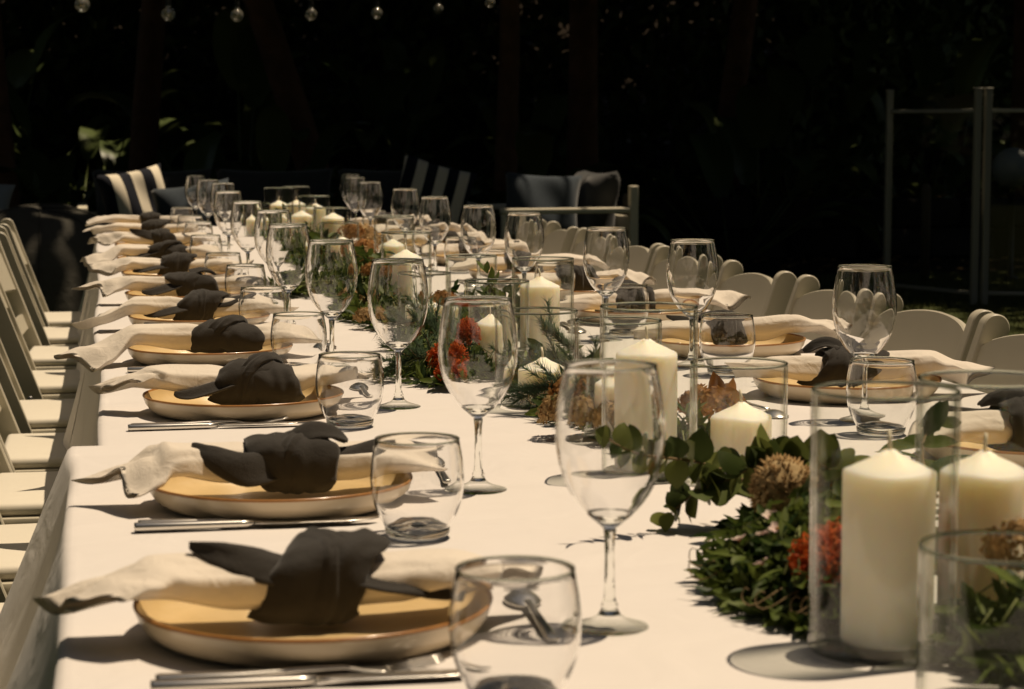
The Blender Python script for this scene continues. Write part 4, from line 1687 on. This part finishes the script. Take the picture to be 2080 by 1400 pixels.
sofa('garden_sofa', 'long dark grey garden sofa beyond the far end of the table', 'sofa', (1.10, 12.95, 0), 0, 2.35, 3)
sofa('garden_armchair', 'dark grey garden armchair with pale frame, right of the sofa', 'armchair', (2.66, 12.35, 0), R(-84), .74, 1)
cushion('striped_cushion', 'sunlit black and cream striped cushion at the left end of the sofa', .42, .44, .16, 'striped fabric', (.24, 12.60, .665), (R(-14), R(-9), R(22)), 'striped cushions on the sofa')
cushion('striped_cushion', 'shaded striped cushion leaning at the right end of the sofa', .46, .46, .16, 'striped fabric', (1.99, 12.62, .69), (R(-14), R(16), R(-6)), 'striped cushions on the sofa')
cushion('blue_cushion', 'dark blue cushion beside the sunlit striped cushion', .46, .36, .15, 'blue fabric', (.56, 12.44, .625), (R(-20), R(-8), R(-4)), 'blue cushions')
cushion('blue_cushion', 'blue cushion lying back on the garden armchair', .46, .40, .15, 'blue fabric', (2.58, 12.22, .66), (R(-20), R(3), R(-14)), 'blue cushions')
cushion('pale_blue_cushion', 'pale blue cushion at the far left edge', .5, .4, .14, 'pale blue fabric', (-.70, 11.9, .66), (R(-25), R(8), 0))

# big soft seat behind the left chairs
bag = thing('beanbag_seat', 'dark domed beanbag seat behind the left chairs', 'beanbag', (-.24, 9.75, 0))
NG = 8
for g in range(NG):                       # sewn from gores
    mb = MB()

    def gore(i, j, g=g):
        u = i / 8
        v = j / 16
        a = 2 * math.pi * (g + u) / NG
        th = v * math.pi * .5
        puff = 1 + .035 * math.sin(math.pi * u) + .012 * math.sin(5 * v + g)
        rr = .47 * math.cos(th) ** .62 * puff
        return (rr * math.cos(a), rr * math.sin(a), .76 * math.sin(th) ** .85 * (1 + .02 * math.sin(a * 2)))
    grid(mb, 9, 17, gore)
    mb.build('panel', 'beanbag fabric', bag)
    mb = MB()
    tube(mb, [Vector(gore(0, j)) * 1.004 for j in range(0, 17)], .004, 5)
    mb.build('seam', 'beanbag fabric', bag)

# ------------------------------------------------------------------ glass fence at the right
fence = thing('glass_fence', 'glass pool fence with slim grey posts at the right', 'fence', (5.35, 12.9, 0))
fp = [Vector((-.17, .47, 0)), Vector((.105, -.33, 0)), Vector((.166, -.349, 0)), Vector((1.55, -.85, 0))]
for p in fp:
    mb = MB()
    rbox(mb, (p.x - .021, p.y - .021, 0), (p.x + .021, p.y + .021, 1.35), .004)
    q = mb.build('post', 'fence metal', fence, smooth=False)
    mb = MB()
    rbox(mb, (p.x - .024, p.y - .024, 1.351), (p.x + .024, p.y + .024, 1.366), .003)
    mb.build('cap', 'fence metal', q, smooth=False)
for a, b in ((fp[0], fp[1]), (fp[2], fp[3])):
    d = (b - a)
    L = d.length
    ang = math.atan2(d.y, d.x)
    M = Matrix.Translation(a) @ Matrix.Rotation(ang, 4, 'Z')
    mb = MB()
    rbox(mb, (.03, -.004, .08), (L - .03, .004, 1.33), .001, 1, M=M)
    mb.build('pane', 'thin glass', fence, smooth=False)
    for z in (1.21, .06):
        mb = MB()
        rbox(mb, (.023, -.008, z), (L - .023, .008, z + .024), .003, 1, M=M)
        mb.build('rail', 'fence metal', fence, smooth=False)

for k, (x, y, lab) in enumerate([(3.30, 13.0, 'short wooden bollard just right of the garden armchair'), (5.95, 14.6, 'short wooden bollard behind the glass fence')]):
    mb = MB()
    lathe(mb, [(0, 0), (.035, 0), (.035, .66), (.031, .69), (.018, .705), (0, .708)], 16)
    tag(mb.build('bollard', 'bollard wood', loc=(x, y, 0)), lab, 'bollard', 'short wooden bollards')
gl = thing('globe_lamp', 'unlit round globe lamp on a post behind the glass fence', 'lamp', (6.62, 14.6, 0))
mb = MB()
lathe(mb, [(0, .66)] + [(.15 * math.cos(R(a)), .82 + .15 * math.sin(R(a))) for a in range(-80, 81, 16)] + [(0, .97)], 32)
mb.build('globe', 'globe', gl)
mb = MB()
lathe(mb, [(.06, 0), (.06, .02), (.02, .03), (.02, .66), (.05, .68)], 16)
mb.build('post', 'bulb metal', gl)

# ------------------------------------------------------------------ trees, shrubs, hedge
BULBS = [(-.04, 10.0, 1.68), (.37, 10.6, 1.672), (.75, 11.3, 1.705), (1.22, 12.1, 1.755), (1.68, 12.75, 1.80), (2.19, 13.6, 1.875), (2.64, 14.2, 1.955)]
# holes cut through the crowns towards the sun, to light chosen spots
OPENINGS = [((.25, 12.6, .75), .58), ((3.0, 12.3, .75), .45), ((2.6, 11.95, .66), .45), ((1.2, 14.35, 1.38), .16), ((5.8, 18.1, 1.2), .10), ((6.3, 18.1, 1.25), .12), ((5.5, 18.15, 1.05), .12), ((6.05, 18.1, .95), .10), ((6.6, 18.2, 1.0), .10), ((5.3, 18.3, 1.3), .08), ((4.7, 11.6, 0), .7), ((5.6, 11.2, 0), .6), ((5.5, 12.6, 1.2), .22), ((5.2, 13.4, 1.2), .2),
            ((1.5, 15.5, 1.9), .16), ((4.1, 17.4, 1.65), .10), ((.9, 14.2, .95), .10), ((.6, 14.2, 1.3), .10)] + [(b, .26) for b in BULBS]
ro = random.Random(31)
OPENINGS += [((ro.uniform(1.0, 7.5), ro.uniform(13.8, 18.5), ro.uniform(.6, 2.3)), ro.uniform(.05, .11)) for _ in range(30)]


def crown_leaves(mb, c, rad, n, L, W, r, shell=.35, base=None):
    cx, cy_, cz = c
    a = r.random(n) * 6.2832
    z = r.uniform(-1, 1, n)
    s = np.sqrt(1 - z * z)
    q = (shell + (1 - shell) * r.random(n)) ** .6
    # clumps: pull towards random centres
    nc = max(6, n // 90)
    ca, cz_ = r.random(nc) * 6.2832, r.uniform(-1, 1, nc)
    cs = np.sqrt(1 - cz_ ** 2)
    cen = np.stack([cs * np.cos(ca), cs * np.sin(ca), cz_], 1) * (.45 + .5 * r.random((nc, 1)))
    pick = r.integers(0, nc, n)
    off = np.stack([s * np.cos(a), s * np.sin(a), z], 1) * (q * .34)[:, None]
    P = (cen[pick] + off) * np.array(rad) + np.array(c)
    d = r.normal(size=(n, 3))
    d[:, 2] -= .5
    d /= np.linalg.norm(d, axis=1)[:, None]
    e = r.normal(size=(n, 3))
    e -= d * (e * d).sum(1)[:, None]
    e /= np.linalg.norm(e, axis=1)[:, None]
    sc = (.6 + .8 * r.random(n))[:, None]
    A = P
    B = P + d * L * .5 * sc + e * W * sc
    C_ = P + d * L * sc
    D = P + d * L * .5 * sc - e * W * sc
    V = np.stack([A, B, C_, D], 1)
    if base is not None:                 # drop leaves that stand between the sun and those spots
        ts = np.array(to_sun)
        keep = np.ones(len(P), bool)
        for pt, rad_ in OPENINGS:
            w = P - (np.array(pt) - np.array(base))
            w = w - (w @ ts)[:, None] * ts
            keep &= np.linalg.norm(w, axis=1) > rad_
        V = V[keep]
    V = V.reshape(-1, 3)
    mb.add(V.tolist(), [(4 * i, 4 * i + 1, 4 * i + 2, 4 * i + 3) for i in range(len(V) // 4)])


def tree(label, loc, h, r0, lean, crown_c, crown_r, n, seed, L=.22, W=.07, group='dark trees behind the lounge'):
    r = random.Random(seed)
    rn = np.random.default_rng(seed)
    t = thing('tree', label, 'tree', loc, 0, group)
    mb = MB()
    pts, rad = [], []
    for i in range(11):
        u = i / 10
        pts.append((lean[0] * u + .06 * math.sin(4 * u + seed), lean[1] * u + .05 * math.sin(5 * u + seed * 2), h * u))
        rad.append(r0 * (1.35 if i == 0 else 1) * (1 - .55 * u))
    tube(mb, pts, rad, 12)
    mb.v = [(x + r.uniform(-.008, .008), y + r.uniform(-.008, .008), z) for x, y, z in mb.v]
    mb.build('trunk', 'bark', t)
    top = Vector(pts[-1])
    for k in range(6):
        a = k * 1.05 + r.uniform(-.3, .3)
        s = Vector(pts[6 + k % 4])
        e = Vector((crown_c[0] + crown_r[0] * .7 * math.cos(a), crown_c[1] + crown_r[1] * .7 * math.sin(a), crown_c[2] + r.uniform(-.2, .5) * crown_r[2]))
        mb = MB()
        tube(mb, [s, s.lerp(e, .5) + Vector((0, 0, .3)), e], [r0 * .45, r0 * .3, r0 * .12], 7)
        mb.build('limb', 'bark', t)
    mb = MB()
    crown_leaves(mb, crown_c, crown_r, int(n * 1.9), L * 1.2, W * 1.2, rn, base=loc)
    mb.build('crown', 'tree leaf', t, smooth=False)
    return t


# label, foot, height, radius, lean, crown centre, crown radii, leaves
tree('slender tree with reddish bark right of the sofa', (2.75, 14.6, 0), 5.5, .085, (.12, -.2, 0), (.3, -1.0, 5.6), (3.4, 3.6, 2.0), 4200, 1)
tree('leaning tree behind the middle of the sofa', (1.75, 15.6, 0), 5.8, .13, (-1.6, -.4, 0), (-1.0, -1.6, 6.0), (3.6, 3.8, 2.2), 7500, 2)
tree('tree with a dark trunk at the left behind the dark beanbag', (-.55, 14.6, 0), 5.5, .11, (-.2, -.2, 0), (-1.2, -.8, 5.8), (3.4, 3.6, 2.2), 7500, 3)
tree('tree standing behind the left end of the sofa', (.35, 16.4, 0), 6, .12, (.5, 0, 0), (0, -1, 6.4), (3.4, 3.6, 2.2), 7500, 4)
tree('thick tree behind the bollard and armchair', (3.9, 16.6, 0), 6, .14, (-.3, -.4, 0), (.6, -1.5, 6.0), (3.6, 3.8, 2.2), 4200, 5)
tree('tree between the lounge and the glass fence, far back', (5.6, 18.6, .6), 6, .13, (.5, -.5, 0), (.6, -1.8, 5.6), (3.8, 3.8, 2.4), 4200, 6)
tree('tree at the right edge behind the globe lamp', (7.9, 17.2, 0), 6, .15, (-.4, -.6, 0), (.4, -1.6, 5.8), (3.8, 4.0, 2.4), 4200, 7)
tree('tree at the left edge, farthest to the left', (-2.9, 15.5, 0), 6, .14, (.3, -.4, 0), (-.2, -1, 6.0), (3.4, 3.6, 2.4), 3600, 8)


def big_leaf_plant(name, label, loc, n, L, W, seed, m='broad leaf', rise=1.0, group=None):
    """arching paddle leaves on long stalks, each a part"""
    r = random.Random(seed)
    t = thing(name, label, 'plant', loc, 0, group)
    for k in range(n):
        a = r.uniform(0, 6.283)
        el = r.uniform(.45, 1.35)
        sl = rise * r.uniform(.5, 1.0)
        p0 = Vector((.06 * math.cos(a), .06 * math.sin(a), .02))
        d = Vector((math.cos(a) * math.cos(el), math.sin(a) * math.cos(el), math.sin(el)))
        ln, wd = L * r.uniform(.6, 1.1), W * r.uniform(.7, 1.1)
        mb = MB()
        side = d.cross(Vector((0, 0, 1))).normalized()
        P = []
        ns = 9
        p = p0 + d * sl
        dd = d.copy()
        path = [p0, p0 + d * sl * .5, p]
        tube(mb, path, [.012, .010, .007], 5)
        vs_ = []
        for i in range(ns + 1):
            u = i / ns
            w = wd * math.sin(math.pi * (u * .93 + .06)) ** .7
            nn = side.cross(dd)
            for v in (-1, -.5, 0, .5, 1):
                vs_.append(p + side * v * w + nn * (abs(v) * w * .28 + .012 * math.sin(9 * u + 2 * v)))
            dd = (dd + Vector((0, 0, -.13 * (1 + u)))).normalized()
            p = p + dd * ln / ns
        mb.add(vs_, [(i * 5 + q, i * 5 + q + 1, i * 5 + q + 6, i * 5 + q + 5) for i in range(ns) for q in range(4)])
        mb.build('leaf', m, t)
    return t


rp = random.Random(99)
plab = ['broad-leaved plant behind the dark beanbag', 'broad-leaved plant left of the striped cushion', 'broad-leaved plant behind the sofa\'s left seat', 'broad-leaved plant behind the sofa\'s middle seat',
        'broad-leaved plant behind the sofa\'s right seat', 'broad-leaved plant behind the garden armchair', 'broad-leaved plant right of the armchair', 'broad-leaved plant on the bank left of the fence',
        'broad-leaved plant on the bank straight behind the fence post', 'broad-leaved plant behind the globe lamp', 'broad-leaved plant at the left edge', 'tall broad-leaved plant between the trees']
pp = [(-1.1, 14.9), (-.35, 15.4), (.5, 14.1), (1.2, 14.4), (2.1, 14.3), (3.1, 14.7), (4.3, 17.9), (5.3, 18.6), (6.2, 18.4), (7.6, 18.2), (-1.7, 14.4), (1.0, 16.0)]
for k, (x, y) in enumerate(pp):
    big_leaf_plant('broad_leaf_plant', plab[k], (x, y, ground_z(x, y)), 11 if k < 6 else 9, .62, .12, 300 + k, group='broad-leaved plants under the trees', rise=.8)
rq = random.Random(12)
for k in range(18):
    x, y = -2.2 + 10.2 * (k + rq.uniform(.1, .9)) / 18, rq.uniform(16.0, 19.6)
    big_leaf_plant('broad_leaf_plant', f'large-leaved plant in the deep shade of the bank, {["first", "second", "third", "fourth", "fifth", "sixth", "seventh", "eighth", "ninth", "tenth", "eleventh", "twelfth", "thirteenth", "fourteenth", "fifteenth", "sixteenth", "seventeenth", "eighteenth"][k]} from the left',
                   (x, y, ground_z(x, y)), 9, .85, .17, 500 + k, group='large-leaved plants on the bank', rise=rq.uniform(.9, 1.7))
for k, (x, y, lab) in enumerate([(5.5, 18.2, 'fern catching light on the bank left of the fence'), (6.1, 18.1, 'fern on the bank left of the first fence post'), (-.75, 10.6, 'spiky plant left of the dark beanbag'), (-.27, 9.12, 'spiky plant before the dark beanbag')]):
    big_leaf_plant('spiky_plant', lab, (x, y, ground_z(x, y)), 22, .42, .022, 400 + k, rise=.12, group='narrow-leaved plants')

# hedge: a mass of leaves that closes the garden
mb = MB()
rn = np.random.default_rng(77)
n = 100000
X = rn.uniform(-9, 19, n)
D = rn.random(n) ** 1.5
Y = 20.8 + 1.1 * np.sin(X * .7) + D * 3.4
Zz = rn.random(n) ** .8 * (4.0 + .6 * np.sin(X * 1.3))
d = rn.normal(size=(n, 3))
d /= np.linalg.norm(d, axis=1)[:, None]
e = rn.normal(size=(n, 3))
e -= d * (e * d).sum(1)[:, None]
e /= np.linalg.norm(e, axis=1)[:, None]
P = np.stack([X, Y, Zz + .75], 1)
V = np.stack([P, P + d * .10 + e * .05, P + d * .22, P + d * .10 - e * .05], 1).reshape(-1, 3)
mb.add(V.tolist(), [(4 * i, 4 * i + 1, 4 * i + 2, 4 * i + 3) for i in range(n)])
tag(mb.build('hedge_foliage', 'hedge leaf', smooth=False), 'dark mass of hedge foliage closing the garden behind the trees', 'hedge', kind='stuff')

# more tall trees over the bank, standing behind the hedge
for k, (x, y, lab) in enumerate([(-4, 22, 'tall tree over the hedge, farthest left'), (0, 23, 'tall tree over the hedge behind the sofa'), (4, 23.5, 'tall tree over the hedge behind the armchair'), (8, 23, 'tall tree over the hedge right of the fence posts'), (12, 21.5, 'tall tree over the hedge, farthest right')]):
    tree(lab, (x, y, ground_z(x, y)), 7, .2, (0, -.6, 0), (.8, -1.2, 6.8), (3.6, 4.2, 2.6), 3600, 20 + k, .3, .1, 'tall trees over the hedge')

# unseen trees added on the other three sides to block low sky light
mb = MB()
n = 75000
q = rn.random(n) * 3
X = np.where(q < 1, -5.2 - 2.6 * rn.random(n), np.where(q < 2, 8.6 + 2.6 * rn.random(n), rn.uniform(-7, 11, n)))
Y = np.where(q < 2, rn.uniform(-6, 14, n), -4.2 - 2.6 * rn.random(n))
P = np.stack([X, Y, 11 * rn.random(n)], 1)
d = rn.normal(size=(n, 3))
d /= np.linalg.norm(d, axis=1)[:, None]
e = rn.normal(size=(n, 3))
e -= d * (e * d).sum(1)[:, None]
e /= np.linalg.norm(e, axis=1)[:, None]
V = np.stack([P, P + d * .16 + e * .085, P + d * .34, P + d * .16 - e * .085], 1).reshape(-1, 3)
mb.add(V.tolist(), [(4 * i, 4 * i + 1, 4 * i + 2, 4 * i + 3) for i in range(n)])
tag(mb.build('sky_blocking_foliage', 'tree leaf', smooth=False), 'unseen tall belt of trees added round the terrace to block sky light', 'trees', kind='stuff')

# undergrowth, leaf litter, grass
mb = MB()
n = 9000
X = rn.uniform(-4, 11, n)
Y = 13.6 + 5.5 * rn.random(n)
keep = ~((X > 3.4) & (Y < 17.6))
X, Y = X[keep], Y[keep]
n = len(X)
Zz = np.array([ground_z(a, b) for a, b in zip(X, Y)]) + rn.random(n) ** 2 * .7
d = rn.normal(size=(n, 3))
d[:, 2] = np.abs(d[:, 2])
d /= np.linalg.norm(d, axis=1)[:, None]
e = rn.normal(size=(n, 3))
e -= d * (e * d).sum(1)[:, None]
e /= np.linalg.norm(e, axis=1)[:, None]
P = np.stack([X, Y, Zz], 1)
V = np.stack([P, P + d * .07 + e * .03, P + d * .16, P + d * .07 - e * .03], 1).reshape(-1, 3)
mb.add(V.tolist(), [(4 * i, 4 * i + 1, 4 * i + 2, 4 * i + 3) for i in range(n)])
tag(mb.build('undergrowth', 'tree leaf', smooth=False), 'low dark leafy undergrowth beneath the trees', 'undergrowth', kind='stuff')
mb = MB()
for k in range(420):
    x, y = random.uniform(2.5, 9.5), random.uniform(15.4, 20)
    z = ground_z(x, y) + .012 + (.51 if 17.0 < y < 17.4 else 0)
    a = random.uniform(0, 6.28)
    c, s = math.cos(a) * .05, math.sin(a) * .05
    mb.add([(x - c, y - s, z), (x + s * .4, y - c * .4, z + .02), (x + c, y + s, z + .01), (x - s * .4, y + c * .4, z + .025)], [(0, 1, 2, 3)])
tag(mb.build('leaf_litter', 'litter', smooth=False), 'fallen brown leaves scattered on the bare soil', 'leaf litter', kind='stuff')
mb = MB()
n = 26000
X = rn.uniform(-1.6, 8.5, n)
Y = 8.4 + 6.6 * rn.random(n)
h = .03 + .035 * rn.random(n)
a = rn.random(n) * 6.283
V = np.stack([np.stack([X - .004 * np.cos(a), Y - .004 * np.sin(a), 0 * X], 1), np.stack([X + .004 * np.cos(a), Y + .004 * np.sin(a), 0 * X], 1),
              np.stack([X + rn.normal(size=n) * .018, Y + rn.normal(size=n) * .018, h], 1)], 1).reshape(-1, 3)
mb.add(V.tolist(), [(3 * i, 3 * i + 1, 3 * i + 2) for i in range(n)])
tag(mb.build('lawn_grass', 'grass blade', smooth=False), 'short lawn grass beyond the chairs by the glass fence', 'grass', kind='stuff')

# ------------------------------------------------------------------ string of bulbs
cab = MB()
line = [(-1.9, 8.2, 2.12), (-1.0, 9.0, 1.90)] + [(x, y, z + .085) for x, y, z in BULBS] + [(3.2, 15.0, 2.16), (3.85, 16.4, 2.5)]
tube(cab, line, .004, 5)
lights = thing('string_lights', 'string of clear unlit globe bulbs hanging across the top', 'string lights', (0, 0, 0))
cab.build('cable', 'cable', lights)
for (x, y, z) in BULBS:
    mb = MB()
    lathe(mb, [(.0135, .072), (.014, .045), (.012, .040), (.010, .040), (0, .040)], 14)
    sk = mb.build('socket', 'bulb metal', lights, loc=(x, y, z))
    mb = MB()
    lathe(mb, [(0, -.034)] + [(.034 * math.cos(R(q)), .034 * math.sin(R(q))) for q in range(-78, 68, 12)] + [(.0125, .042)], 24)
    mb.build('bulb', 'bulb glass', lights, loc=(x, y, z))
    mb = MB()
    tube(mb, [(-.004, 0, .03), (-.009, 0, .0), (-.005, 0, -.016), (0, 0, .0), (.005, 0, -.016), (.009, 0, .0), (.004, 0, .03)], .0012, 5)
    mb.build('filament', 'filament', sk)

# sunlight bent by the glass on to what stands under it
sun_d.cycles.is_caustics_light = True
for o in COL.objects:
    if o.type != 'MESH' or not o.data.materials:
        continue
    m = o.data.materials[0].name
    if m in ('solid glass', 'blown glass', 'vase crystal'):
        o.cycles.is_caustics_caster = True
    elif m in ('table linen', 'wax', 'napkin white', 'plate inside', 'plate outside'):
        o.cycles.is_caustics_receiver = True
